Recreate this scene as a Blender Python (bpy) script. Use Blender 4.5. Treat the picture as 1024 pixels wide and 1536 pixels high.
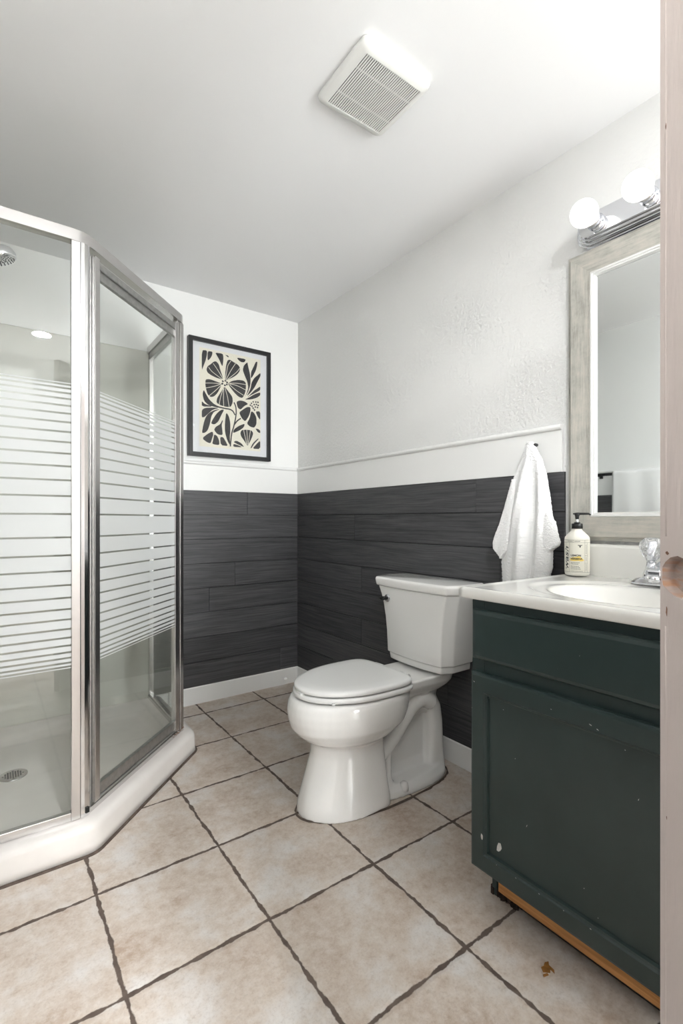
import bpy, math, random
from math import sin, cos, pi, radians, sqrt
from mathutils import Vector, Matrix
from mathutils.geometry import tessellate_polygon

for o in list(bpy.data.objects):
    bpy.data.objects.remove(o)
S = bpy.context.scene
COL = S.collection

# ------------------------------------------------------------------ camera
cam_d = bpy.data.cameras.new('camera')
cam = bpy.data.objects.new('camera', cam_d)
COL.objects.link(cam)
cam.location = (0, 0, 1.05)
cam.rotation_euler = (radians(90), 0, -math.atan2(729.0, 1008.0))
cam_d.sensor_fit = 'HORIZONTAL'
cam_d.sensor_width = 36.0
cam_d.lens = 36.0 * 729.0 / 1024.0
cam_d.shift_y = 12.0 / 1024.0
cam_d.clip_start = 0.02
S.camera = cam

# ------------------------------------------------------------------ world, exposure, lamp powers
W = bpy.data.worlds.new('world')
S.world = W
W.use_nodes = True
W.node_tree.nodes['Background'].inputs[0].default_value = (0.9, 0.95, 1.0, 1)
W.node_tree.nodes['Background'].inputs[1].default_value = 0.0
S.view_settings.view_transform = 'Standard'
S.view_settings.look = 'None'
S.view_settings.exposure = 0.36
S.view_settings.gamma = 1.0
S.view_settings.use_curve_mapping = False
BULB_STRENGTH = 1.05          # vanity globes
CAN_STRENGTH = 1480.0          # reflected ceiling can and the added one out of view
FRONT_W = 122.0               # fill lamp added behind the camera to brighten the room
SIDE_W = 13.0                 # fill lamp added beside the door to balance the left side

def fill_light(name, watts, loc, aim, w, h):
    d = bpy.data.lights.new(name, 'AREA'); d.shape = 'RECTANGLE'; d.size = w; d.size_y = h
    d.energy = watts; d.color = (0.94, 0.98, 1.0)
    o = bpy.data.objects.new(name, d); COL.objects.link(o); o.location = loc
    o.rotation_euler = Vector(aim).to_track_quat('-Z', 'Z').to_euler()
fill_light('front_fill_light', FRONT_W, (1.25, -3.13, 1.12), (0, 1, 0.55), 0.56, 1.9)
fill_light('side_fill_light', SIDE_W, (1.56, -0.72, 1.25), (-1, 0.45, 0.75), 0.80, 1.5)

# ------------------------------------------------------------------ helpers
def lin(c):
    c = c / 255.0
    return c / 12.92 if c <= 0.04045 else ((c + 0.055) / 1.055) ** 2.4
def rgb(r, g, b): return (lin(r), lin(g), lin(b), 1.0)

class NT:
    """tiny helper around a material node tree"""
    def __init__(s, name):
        s.m = bpy.data.materials.new(name); s.m.use_nodes = True
        s.t = s.m.node_tree; s.b = s.t.nodes['Principled BSDF']
    def n(s, typ, **kw):
        nd = s.t.nodes.new(typ)
        for k, v in kw.items(): setattr(nd, k, v)
        return nd
    def put(s, sock, v):
        if isinstance(v, bpy.types.NodeSocket): s.t.links.new(v, sock)
        else: sock.default_value = v
    def math(s, op, a, b=0.0, c=0.0):
        nd = s.n('ShaderNodeMath', operation=op)
        s.put(nd.inputs[0], a); s.put(nd.inputs[1], b); s.put(nd.inputs[2], c)
        return nd.outputs[0]
    def pos(s):
        return s.n('ShaderNodeNewGeometry').outputs['Position']
    def xyz(s, v):
        nd = s.n('ShaderNodeSeparateXYZ'); s.put(nd.inputs[0], v); return nd.outputs
    def map(s, v, scale=(1, 1, 1), loc=(0, 0, 0)):
        nd = s.n('ShaderNodeMapping'); s.put(nd.inputs[0], v)
        nd.inputs['Scale'].default_value = scale; nd.inputs['Location'].default_value = loc
        return nd.outputs[0]
    def noise(s, v, scale, detail=3.0, rough=0.55):
        nd = s.n('ShaderNodeTexNoise'); s.put(nd.inputs['Vector'], v)
        nd.inputs['Scale'].default_value = scale; nd.inputs['Detail'].default_value = detail
        nd.inputs['Roughness'].default_value = rough
        return nd.outputs[0]
    def ramp(s, f, stops):
        nd = s.n('ShaderNodeValToRGB'); s.put(nd.inputs[0], f)
        e = nd.color_ramp.elements
        while len(e) < len(stops): e.new(0.5)
        for i, (p, c) in enumerate(stops):
            e[i].position = p; e[i].color = c if len(c) == 4 else (*c, 1)
        return nd.outputs[0]
    def mix(s, f, a, b, mode='MIX'):
        nd = s.n('ShaderNodeMixRGB', blend_type=mode)
        s.put(nd.inputs[0], f); s.put(nd.inputs[1], a); s.put(nd.inputs[2], b)
        return nd.outputs[0]
    def bump(s, h, strength=0.2, dist=0.01):
        nd = s.n('ShaderNodeBump'); s.put(nd.inputs['Height'], h)
        nd.inputs['Strength'].default_value = strength; nd.inputs['Distance'].default_value = dist
        s.t.links.new(nd.outputs[0], s.b.inputs['Normal'])
    def set(s, **kw):
        for k, v in kw.items(): s.put(s.b.inputs[k.replace('_', ' ')], v)
        return s.m

def plain(name, col, rough=0.5, metal=0.0, var=0.0, vscale=30.0, bump=0.0, bscale=200.0, **kw):
    k = NT(name)
    p = k.pos()
    c = rgb(*col)
    if var > 0:
        d = tuple(max(0, x * (1 - var)) for x in c[:3]) + (1,)
        l = tuple(min(1, x * (1 + var)) for x in c[:3]) + (1,)
        c = k.ramp(k.noise(p, vscale, 4.0), [(0.3, d), (0.7, l)])
    if bump > 0: k.bump(k.noise(p, bscale, 3.0), bump, 0.002)
    return k.set(Base_Color=c, Roughness=rough, Metallic=metal, **kw)

class MB:
    """mesh builder: collects polygons with a material slot and a smooth flag"""
    def __init__(s): s.v = []; s.f = []; s.mi = []; s.sm = []
    def add(s, vs, fs, mi=0, smooth=False):
        o = len(s.v); s.v += [tuple(p) for p in vs]
        for f in fs:
            s.f.append([o + i for i in f]); s.mi.append(mi); s.sm.append(smooth)
        return s
    def box(s, x0, y0, z0, x1, y1, z1, mi=0):
        v = [(x, y, z) for z in (z0, z1) for y in (y0, y1) for x in (x0, x1)]
        return s.add(v, [(0, 2, 3, 1), (4, 5, 7, 6), (0, 1, 5, 4), (2, 6, 7, 3), (0, 4, 6, 2), (1, 3, 7, 5)], mi)
    def obox(s, c, ax, ay, az, hx, hy, hz, mi=0):
        """oriented box: centre, three unit axes, half sizes"""
        c, ax, ay, az = Vector(c), Vector(ax), Vector(ay), Vector(az)
        v = [c + ax * (i * hx) + ay * (j * hy) + az * (k * hz) for k in (-1, 1) for j in (-1, 1) for i in (-1, 1)]
        return s.add(v, [(0, 2, 3, 1), (4, 5, 7, 6), (0, 1, 5, 4), (2, 6, 7, 3), (0, 4, 6, 2), (1, 3, 7, 5)], mi)
    def rings(s, rings, mi=0, smooth=True, closed=True, cap0=True, cap1=True):
        n = len(rings[0]); v = [p for r in rings for p in r]; f = []
        m = n if closed else n - 1
        for a in range(len(rings) - 1):
            for i in range(m):
                j = (i + 1) % n
                f.append((a * n + i, a * n + j, (a + 1) * n + j, (a + 1) * n + i))
        s.add(v, f, mi, smooth)
        o = len(s.v) - len(v)
        if cap0: s.f.append([o + i for i in range(n)][::-1]); s.mi.append(mi); s.sm.append(False)
        if cap1: s.f.append([o + (len(rings) - 1) * n + i for i in range(n)]); s.mi.append(mi); s.sm.append(False)
        return s
    def lathe(s, prof, c, ax=(0, 0, 1), n=40, mi=0, smooth=True, cap=True):
        """prof: list of (radius, height along axis)"""
        ax = Vector(ax).normalized(); u = ax.orthogonal().normalized(); w = ax.cross(u); c = Vector(c)
        R = [[c + ax * h + (u * cos(2 * pi * i / n) + w * sin(2 * pi * i / n)) * max(r, 1e-5) for i in range(n)] for r, h in prof]
        return s.rings(R, mi, smooth, True, cap, cap)
    def tube(s, pts, r, n=16, mi=0, cap=True):
        pts = [Vector(p) for p in pts]; R = []
        rr = r if isinstance(r, (list, tuple)) else [r] * len(pts)
        up = None
        for i, p in enumerate(pts):
            t = (pts[min(i + 1, len(pts) - 1)] - pts[max(i - 1, 0)]).normalized()
            if up is None: up = t.orthogonal().normalized()
            u = (up - t * up.dot(t)).normalized(); up = u; w = t.cross(u)
            R.append([p + (u * cos(2 * pi * k / n) + w * sin(2 * pi * k / n)) * rr[i] for k in range(n)])
        return s.rings(R, mi, True, True, cap, cap)
    def poly(s, pts2, to3, mi=0):
        """flat polygon, may be concave; to3 maps a 2-D point to space"""
        t = tessellate_polygon([[Vector((a, b, 0)) for a, b in pts2]])
        return s.add([to3(a, b) for a, b in pts2], [tuple(x) for x in t], mi)
    def prism(s, pts2, to3, h0, h1, mi=0, smooth=False):
        """extruded outline: to3(a, b, h)"""
        n = len(pts2)
        s.add([to3(a, b, h0) for a, b in pts2] + [to3(a, b, h1) for a, b in pts2],
              [(i, (i + 1) % n, n + (i + 1) % n, n + i) for i in range(n)], mi, smooth)
        t = tessellate_polygon([[Vector((a, b, 0)) for a, b in pts2]])
        s.add([to3(a, b, h0) for a, b in pts2], [tuple(x) for x in t], mi)
        s.add([to3(a, b, h1) for a, b in pts2], [tuple(x) for x in t], mi)
        return s
    def build(s, name, mats, parent=None, at=None, bevel=0, seg=2, label=None, fix=True, angle=35):
        """one mesh object; world coordinates in, stored relative to its thing's base"""
        org = Vector(parent['_o']) if parent else Vector(at if at else (0, 0, 0))
        me = bpy.data.meshes.new(name)
        me.from_pydata([tuple(Vector(p) - org) for p in s.v], [], s.f)
        for m in (mats if isinstance(mats, (list, tuple)) else [mats]): me.materials.append(m)
        me.polygons.foreach_set('material_index', s.mi)
        me.polygons.foreach_set('use_smooth', s.sm)
        if fix:
            import bmesh
            b = bmesh.new(); b.from_mesh(me)
            bmesh.ops.recalc_face_normals(b, faces=b.faces); b.to_mesh(me); b.free()
        me.update()
        o = bpy.data.objects.new(name, me); COL.objects.link(o)
        o['_o'] = list(org)
        if parent: o.parent = parent
        else: o.location = org
        if bevel:
            md = o.modifiers.new('bevel', 'BEVEL'); md.width = bevel; md.segments = seg
            md.limit_method = 'ANGLE'; md.angle_limit = radians(angle); md.harden_normals = False
        if label: o['label'] = label
        return o

def thing(name, label, cat, at, group=None):
    o = bpy.data.objects.new(name, None); COL.objects.link(o)
    o.location = at; o['_o'] = list(at); o['label'] = label; o['category'] = cat
    o.empty_display_size = 0.05
    if group: o['group'] = group
    return o
def tag(o, label, cat, group=None):
    o['label'] = label; o['category'] = cat
    if group: o['group'] = group
    return o
def struct(o, label=None):
    o['kind'] = 'structure'
    if label: o['label'] = label
    return o
def catmull(pts, k=6, closed=True):
    n = len(pts); out = []
    rng = range(n) if closed else range(n - 1)
    for i in rng:
        if closed: a, b, c, d = (Vector(pts[(i + j - 1) % n]) for j in range(4))
        else: a, b, c, d = (Vector(pts[min(max(i + j - 1, 0), n - 1)]) for j in range(4))
        for q in range(k):
            t = q / k
            out.append(tuple(0.5 * ((2 * b) + (c - a) * t + (2 * a - 5 * b + 4 * c - d) * t * t + (3 * b - a - 3 * c + d) * t ** 3)))
    if not closed: out.append(tuple(pts[-1]))
    return out
def smoothstep(a, b, x):
    t = min(1, max(0, (x - a) / (b - a))); return t * t * (3 - 2 * t)

# ------------------------------------------------------------------ materials
M = {}
k = NT('ceiling_paint')
k.bump(k.noise(k.pos(), 60, 4), 0.05, 0.002)
M['ceiling'] = k.set(Base_Color=rgb(238, 238, 238), Roughness=0.42)
k = NT('wall_plaster'); p = k.pos()
patch = k.ramp(k.noise(p, 2.2, 2), [(0.40, (0.15,) * 3), (0.62, (1,) * 3)])
k.bump(k.math('MULTIPLY', k.noise(p, 85, 5, 0.6), patch), 0.9, 0.008)
M['plaster'] = k.set(Base_Color=rgb(232, 232, 230), Roughness=0.55)
M['white_wall'] = plain('white_wall_paint', (240, 240, 238), 0.5, bump=0.04, bscale=80)
M['white_trim'] = plain('white_trim_paint', (238, 238, 236), 0.35, bump=0.05, bscale=60)
k = NT('dark_plank_paint'); p = k.pos()
isl = k.n('ShaderNodeNewGeometry').outputs['Random Per Island']
off = k.n('ShaderNodeCombineXYZ'); k.put(off.inputs[0], k.math('MULTIPLY', isl, 37.0)); k.put(off.inputs[1], k.math('MULTIPLY', isl, 11.0)); k.put(off.inputs[2], k.math('MULTIPLY', isl, 5.0))
va = k.n('ShaderNodeVectorMath', operation='ADD'); k.put(va.inputs[0], p); k.put(va.inputs[1], off.outputs[0])
warp = k.noise(va.outputs[0], 3.0, 2)
zz = k.xyz(va.outputs[0])
cv = k.n('ShaderNodeCombineXYZ'); k.put(cv.inputs[0], k.math('MULTIPLY', zz[0], 1.3)); k.put(cv.inputs[1], k.math('MULTIPLY', zz[1], 1.3))
k.put(cv.inputs[2], k.math('ADD', k.math('MULTIPLY', zz[2], 46.0), k.math('MULTIPLY', warp, 1.3)))
grain = k.noise(cv.outputs[0], 3.0, 5, 0.65)
tone = k.mix(isl, rgb(52, 52, 55), rgb(66, 66, 69))
col = k.mix(k.ramp(grain, [(0.35, (0,) * 3), (0.75, (1,) * 3)]), k.mix(0.3, tone, (0.008, 0.008, 0.009, 1)), k.mix(0.12, tone, (0.5, 0.5, 0.5, 1)))
nick = k.ramp(k.noise(k.map(p, (1, 1, 2.5)), 34.0, 5, 0.75), [(0.74, (0,) * 3), (0.78, (1,) * 3)])
col = k.mix(k.math('MULTIPLY', nick, 0.30), col, rgb(170, 165, 160))
k.bump(grain, 0.16, 0.002)
M['plank'] = k.set(Base_Color=col, Roughness=0.5)
# floor: rustic edged square tiles with wavy brown grout
k = NT('floor_tile'); p = k.pos(); c = k.xyz(p)
PX, PY, X0, Y0 = 0.3535, 0.358, 0.242, 0.787
def tile_d(co, other, o, pit, seed):
    wob = k.noise(k.map(p, (1, 1, 1), (seed, seed * 1.7, 0)), 11.0, 3, 0.6)
    g = k.math('ADD', k.math('DIVIDE', k.math('SUBTRACT', co, o), pit), k.math('MULTIPLY', k.math('SUBTRACT', wob, 0.5), 0.035))
    fr = k.math('SUBTRACT', g, k.math('ROUND', g))
    return k.math('MULTIPLY', k.math('ABSOLUTE', fr), pit), k.math('FLOOR', g)
dx, ix = tile_d(c[0], c[1], X0, PX, 3.1)
dy, iy = tile_d(c[1], c[0], Y0, PY, 8.3)
d = k.math('MINIMUM', dx, dy)
wid = k.math('MULTIPLY_ADD', k.math('MAXIMUM', k.math('SUBTRACT', k.noise(p, 24.0, 3, 0.6), 0.36), 0.0), 0.017, 0.0025)
edge = k.math('SUBTRACT', d, wid)
isgrout = k.ramp(k.math('MULTIPLY_ADD', edge, 400.0, 0.5), [(0.0, (1,) * 3), (1.0, (0,) * 3)])
ci = k.n('ShaderNodeCombineXYZ'); k.put(ci.inputs[0], ix); k.put(ci.inputs[1], iy)
wn = k.n('ShaderNodeTexWhiteNoise'); k.put(wn.inputs[0], ci.outputs[0])
pv = k.n('ShaderNodeVectorMath', operation='ADD'); k.put(pv.inputs[0], p)
sv = k.n('ShaderNodeVectorMath', operation='SCALE'); k.put(sv.inputs[0], wn.outputs[1]); sv.inputs[3].default_value = 9.0
k.put(pv.inputs[1], sv.outputs[0])
n1 = k.noise(pv.outputs[0], 7.0, 5, 0.62); n2 = k.noise(pv.outputs[0], 42.0, 5, 0.7); n3 = k.noise(pv.outputs[0], 170.0, 3, 0.7)
c1 = k.ramp(n1, [(0.30, rgb(174, 154, 136)), (0.5, rgb(198, 184, 170)), (0.66, rgb(212, 207, 202))])
c2 = k.mix(k.ramp(n2, [(0.42, (0,) * 3), (0.72, (0.6,) * 3)]), c1, rgb(222, 216, 209))
c2 = k.mix(k.ramp(n2, [(0.25, (0.5,) * 3), (0.42, (0,) * 3)]), c2, rgb(156, 134, 115))
c2 = k.mix(k.math('MULTIPLY', k.ramp(n3, [(0.35, (1,) * 3), (0.5, (0,) * 3)]), 0.18), c2, rgb(138, 118, 104))
c2 = k.mix(k.math('MULTIPLY', wn.outputs[0], 0.12), c2, rgb(172, 160, 150))
gcol = k.ramp(k.noise(p, 30, 3), [(0.3, rgb(76, 64, 57)), (0.7, rgb(104, 90, 80))])
col = k.mix(isgrout, c2, gcol)
hgt = k.math('ADD', k.math('MULTIPLY', k.math('MINIMUM', k.math('MAXIMUM', edge, 0.0), 0.008), 60.0), k.math('MULTIPLY', n2, 0.12))
k.bump(hgt, 0.45, 0.004)
M['tile'] = k.set(Base_Color=col, Roughness=k.mix(isgrout, (0.42,) * 3 + (1,), (0.8,) * 3 + (1,)))
M['caulk'] = plain('dark_grout_bead', (86, 74, 66), 0.8, var=0.3, vscale=60)
M['stain'] = plain('brown_stain', (136, 92, 42), 0.5, var=0.3, vscale=90)
M['porcelain'] = plain('white_porcelain', (244, 243, 240), 0.08, Coat_Weight=0.3)
M['seat'] = plain('white_seat_plastic', (246, 246, 244), 0.18)
M['pan'] = plain('shower_pan_acrylic', (224, 219, 214), 0.25, var=0.03, vscale=12)
M['surround'] = plain('shower_surround_acrylic', (206, 205, 197), 0.25)
M['alu'] = plain('brushed_aluminium', (214, 212, 211), 0.26, 1.0, var=0.015, vscale=40)
M['alu_dull'] = plain('dull_aluminium', (180, 180, 178), 0.42, 1.0, var=0.12, vscale=60)
M['alu_bright'] = plain('polished_aluminium', (232, 232, 233), 0.12, 1.0)
M['chrome'] = plain('chrome', (225, 226, 230), 0.07, 1.0)
M['black'] = plain('black_rubber', (22, 22, 22), 0.5)
M['black_metal'] = plain('matt_black_metal', (24, 24, 25), 0.4, 0.3)
M['rust'] = plain('rusty_residue', (120, 86, 66), 0.9, var=0.5, vscale=120)
k = NT('vanity_green_paint'); p = k.pos()
spk = k.ramp(k.noise(p, 95.0, 2, 0.5), [(0.785, (0,) * 3), (0.80, (1,) * 3)])
colr = k.mix(k.math('MULTIPLY', spk, 0.6), k.ramp(k.noise(p, 9, 3), [(0.3, rgb(34, 49, 48)), (0.7, rgb(40, 55, 54))]), rgb(190, 195, 190))
k.bump(k.noise(k.map(p, (1, 6, 1)), 70, 3), 0.06, 0.002)
M['green'] = k.set(Base_Color=colr, Roughness=0.38)
M['chip'] = plain('bare_white_chip', (205, 203, 200), 0.6, var=0.1, vscale=200)
k = NT('raw_wood_strip'); p = k.pos()
M['rawwood'] = k.set(Base_Color=k.ramp(k.noise(k.map(p, (30, 2.0, 60)), 3, 4), [(0.3, rgb(150, 98, 48)), (0.7, rgb(196, 142, 82))]), Roughness=0.6)
M['gunk'] = plain('dark_debris', (44, 30, 24), 0.9, var=0.5, vscale=120)
M['marble'] = plain('cultured_marble_white', (232, 231, 226), 0.12, Coat_Weight=0.4)
k = NT('silver_grey_frame'); p = k.pos()
g1 = k.noise(k.map(p, (9, 9, 9)), 1.0, 6, 0.7); g2 = k.noise(k.map(p, (60, 60, 5)), 2.0, 4, 0.7)
M['frame_v'] = k.set(Base_Color=k.ramp(k.math('ADD', k.math('MULTIPLY', g1, 0.55), k.math('MULTIPLY', g2, 0.45)), [(0.36, rgb(146, 144, 136)), (0.5, rgb(176, 174, 166)), (0.64, rgb(196, 190, 180))]), Roughness=0.3, Metallic=0.25)
k = NT('silver_grey_frame_rail'); p = k.pos()
g1 = k.noise(k.map(p, (9, 9, 9)), 1.0, 6, 0.7); g2 = k.noise(k.map(p, (60, 5, 60)), 2.0, 4, 0.7)
M['frame_h'] = k.set(Base_Color=k.ramp(k.math('ADD', k.math('MULTIPLY', g1, 0.55), k.math('MULTIPLY', g2, 0.45)), [(0.36, rgb(146, 144, 136)), (0.5, rgb(176, 174, 166)), (0.64, rgb(196, 190, 180))]), Roughness=0.3, Metallic=0.25)
M['lip'] = plain('pale_silver_lip', (226, 226, 224), 0.25, 0.3)
M['mirror'] = plain('mirror_silver', (226, 229, 228), 0.015, 1.0)
M['art_frame'] = plain('black_wood_frame', (20, 20, 22), 0.4, var=0.15, vscale=80)
M['mat_board'] = plain('white_mat_board', (226, 227, 229), 0.7)
M['cream'] = plain('cream_print_paper', (232, 228, 212), 0.7, var=0.03, vscale=150)
M['ink'] = plain('charcoal_print_ink', (34, 34, 36), 0.8, var=0.12, vscale=200)
M['vent'] = plain('white_vent_plastic', (222, 222, 218), 0.4)
M['vent_dark'] = plain('dark_vent_cavity', (6, 6, 6), 0.9)
k = NT('terry_cotton'); p = k.pos()
k.bump(k.noise(p, 260, 3, 0.75), 0.5, 0.003)
M['terry'] = k.set(Base_Color=rgb(243, 243, 242), Roughness=0.95, Sheen_Weight=0.3)
M['bottle'] = plain('cream_bottle_plastic', (236, 233, 222), 0.3)
M['label'] = plain('cream_paper_label', (232, 229, 216), 0.55)
M['label_ink'] = plain('label_dark_ink', (62, 66, 62), 0.6)
M['label_yellow'] = plain('label_yellow_brush', (240, 212, 112), 0.6, var=0.1, vscale=300)
M['clear_white'] = plain('translucent_pump_tube', (225, 226, 226), 0.3)
k = NT('door_paint'); p = k.pos()
wear = k.ramp(k.noise(k.map(p, (30, 30, 6)), 2.0, 5, 0.7), [(0.66, (0,) * 3), (0.82, (1,) * 3)])
k.bump(k.noise(k.map(p, (60, 60, 12)), 3, 4), 0.25, 0.002)
M['door'] = k.set(Base_Color=k.mix(k.math('MULTIPLY', wear, 0.35), rgb(206, 193, 187), rgb(200, 164, 136)), Roughness=0.45)
k = NT('worn_bore_wood'); p = k.pos()
M['bore'] = k.set(Base_Color=k.ramp(k.noise(k.map(p, (20, 20, 90)), 3.0, 4), [(0.3, rgb(150, 132, 124)), (0.5, rgb(176, 160, 152)), (0.7, rgb(180, 140, 112))]), Roughness=0.6)
def emitter(name, col, strength):
    k = NT(name)
    return k.set(Base_Color=(1, 1, 1, 1), Emission_Color=(*col, 1), Emission_Strength=strength)
M['bulb'] = emitter('lit_globe_bulb', (1.0, 0.98, 0.96), BULB_STRENGTH)
M['can'] = emitter('lit_recessed_lens', (0.975, 0.99, 1.0), CAN_STRENGTH)
def clear_glass(name, tint, ior=1.5, boost=1.0):
    k = NT(name); t = k.t
    tr = k.n('ShaderNodeBsdfTransparent'); tr.inputs[0].default_value = tint
    gl = k.n('ShaderNodeBsdfGlossy'); gl.inputs['Roughness'].default_value = 0.01
    geo = k.n('ShaderNodeNewGeometry')
    dt = k.n('ShaderNodeVectorMath', operation='DOT_PRODUCT'); k.put(dt.inputs[0], geo.outputs['Normal']); k.put(dt.inputs[1], geo.outputs['Incoming'])
    cs = k.math('SUBTRACT', 1.0, k.math('MINIMUM', k.math('ABSOLUTE', dt.outputs['Value']), 1.0))
    fr = k.math('MULTIPLY_ADD', k.math('POWER', cs, 5.0), 0.96, 0.04)      # Schlick reflectance of thin glass
    mx = k.n('ShaderNodeMixShader')
    k.put(mx.inputs[0], k.math('MULTIPLY', fr, boost)); k.put(mx.inputs[1], tr.outputs[0]); k.put(mx.inputs[2], gl.outputs[0])
    t.links.new(mx.outputs[0], t.nodes['Material Output'].inputs[0])
    return k.m
M['glass'] = clear_glass('shower_glass', (0.974, 0.985, 0.976, 1))
M['picture_glass'] = clear_glass('picture_glazing', (0.99, 0.99, 0.99, 1))
M['crystal'] = NT('clear_acrylic').set(Base_Color=(0.97, 0.98, 1, 1), Roughness=0.03, IOR=1.49, Transmission_Weight=0.85)
k = NT('frosted_stripe')
df = k.n('ShaderNodeBsdfDiffuse'); df.inputs[0].default_value = rgb(226, 228, 227)
tl = k.n('ShaderNodeBsdfTranslucent'); tl.inputs[0].default_value = rgb(226, 228, 227)
mx = k.n('ShaderNodeMixShader'); mx.inputs[0].default_value = 0.35
k.put(mx.inputs[1], df.outputs[0]); k.put(mx.inputs[2], tl.outputs[0])
k.t.links.new(mx.outputs[0], k.t.nodes['Material Output'].inputs[0])
M['frost'] = k.m

# flower print shapes, millimetres from the print centre
ART_S = [
  [(-178,269),(-147,274),(-148,246),(-155,215),(-167,183),(-178,151)],
  [(-144,271),(-114,273),(-117,252),(-127,232),(-144,213)],
  [(-99,271),(-52,274),(-48,255),(-49,228),(-54,198),(-62,210),(-73,234),(-87,255)],
  [(-40,271),(-17,269),(-15,257)],
  [(35,269),(96,270),(85,249),(64,246),(46,255)],
  [(-47,122),(-83,124),(-118,133),(-144,146),(-151,163),(-144,183),(-126,198),(-106,218),(-91,221),(-76,207),(-67,175)],
  [(-39,124),(-36,169),(-32,208),(-23,240),(-9,248),(14,238),(46,226),(57,209),(54,189),(39,168),(14,147),(-27,123)],
  [(-60,97),(-91,104),(-130,111),(-155,106),(-158,80),(-153,51),(-144,22),(-126,8),(-106,14),(-83,39),(-60,88)],
  [(-20,104),(6,124),(47,137),(81,138),(95,125),(95,98),(90,65),(73,31),(47,35),(18,58),(-10,88)],
  [(-44,79),(-67,41),(-87,8),(-91,-19),(-67,-31),(-27,-36),(-2,-32),(11,-1),(8,29),(-10,50),(-35,77)],
  [(73,22),(96,54),(111,100),(103,138),(88,167),(74,200),(81,229),(105,255),(108,234),(119,196),(126,158),(124,118),(107,68)],
  [(127,157),(128,198),(145,233),(160,266),(171,270),(169,245),(160,212),(141,176)],
  [(98,43),(125,95),(132,135),(150,166),(172,186),(192,205),(192,185),(176,155),(154,111),(132,80)],
  [(100,35),(132,70),(150,90),(172,106),(190,121),(190,97),(158,76),(124,55)],
  [(85,24),(115,41),(150,66),(190,85),(190,65),(167,47),(132,32)],
  [(33,4),(56,15),(85,14),(111,1),(85,-14),(60,-41),(41,-30)],
  [(50,-58),(73,-39),(102,-18),(125,-16),(124,-44),(111,-78),(90,-108),(68,-91)],
  [(130,-38),(150,-49),(165,-75),(165,-115),(150,-139),(124,-136),(100,-119),(119,-85)],
  [(158,-38),(190,-33),(190,-88),(174,-70)],
  [(157,-143),(176,-143),(190,-152),(190,-168),(174,-164)],
  [(10,-187),(18,-163),(47,-140),(88,-120),(81,-144),(52,-167)],
  [(-31,-67),(-14,-89),(-5,-127),(-5,-173),(-9,-220),(-2,-266),(-23,-237),(-39,-185),(-39,-131)],
  [(-167,45),(-153,21),(-134,-7),(-102,-32),(-47,-46),(-91,-47),(-138,-41),(-165,-19),(-174,17)],
  [(-178,-21),(-161,-37),(-110,-45),(-178,-54)],
  [(-178,-117),(-178,-73),(-157,-58),(-106,-50),(-75,-48),(-114,-64),(-141,-90),(-161,-111)],
  [(-178,-205),(-168,-153),(-157,-115),(-138,-86),(-99,-62),(-67,-54),(-106,-74),(-122,-103),(-130,-149),(-144,-188),(-161,-203)],
  [(-43,-53),(-63,-57),(-91,-84),(-114,-121),(-124,-145),(-102,-148),(-79,-128),(-63,-92)],
  [(-55,-116),(-67,-142),(-95,-160),(-106,-180),(-83,-204),(-52,-205),(-55,-171),(-59,-145),(-51,-121)],
  [(-176,-235),(-145,-207),(-114,-189),(-109,-207),(-118,-234),(-126,-260),(-149,-255)],
  [(-105,-205),(-87,-212),(-75,-234),(-72,-266),(-117,-263),(-110,-237)],
  [(-69,-217),(-49,-216),(-35,-238),(-19,-266),(-64,-265)],
  [(105,-255),(85,-226),(64,-201),(58,-182),(66,-162),(98,-156),(132,-157),(144,-173),(132,-206),(117,-235)],
  [(14,-239),(32,-228),(64,-240),(85,-264),(47,-252)],
  [(14,-268),(14,-249),(47,-255),(73,-265)],
  [(124,-266),(141,-233),(176,-200),(180,-205),(150,-236),(131,-266)],
  [(137,-268),(167,-235),(190,-212),(190,-266)],
]
ART_V = [
  [(-138,179),(-114,155),(-52,121)],
  [(-110,205),(-83,172),(-52,128)],
  [(-2,240),(-20,210),(-28,170),(-36,127)],
  [(27,230),(-2,183),(-31,125)],
  [(54,207),(31,177),(-23,127)],
  [(-158,84),(-114,91),(-63,95)],
  [(-155,56),(-106,73),(-63,94)],
  [(-136,13),(-99,48),(-60,90)],
  [(-14,105),(31,114),(95,116)],
  [(-10,104),(39,100),(94,83)],
  [(-12,100),(31,72),(79,49)],
  [(-48,71),(-65,19),(-75,-32)],
  [(-46,71),(-48,14),(-46,-36)],
  [(-38,73),(-23,25),(-12,-35)],
  [(79,-157),(88,-195),(100,-245)],
  [(100,-154),(103,-193),(105,-248)],
  [(125,-155),(119,-191),(110,-244)],
]
ART_T = [
  [(18,-2),(29,-26),(32,-60),(27,-100),(16,-148),(4,-188),(-2,-235),(-5,-267)],
  [(25,-77),(10,-55),(-10,-47),(-39,-46),(-91,-42)],
  [(19,-136),(39,-110),(62,-92)],
]
ART_D = [
  [(-52,112),(-36,117),(-25,109),(-54,97),(-39,90),(-27,97)],
  [(131,8),(143,19),(160,20),(174,21),(124,-5),(136,-9),(150,3),(164,6),(176,2),(143,-20),(157,-11),(172,-12),(151,-29)],
]

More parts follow.
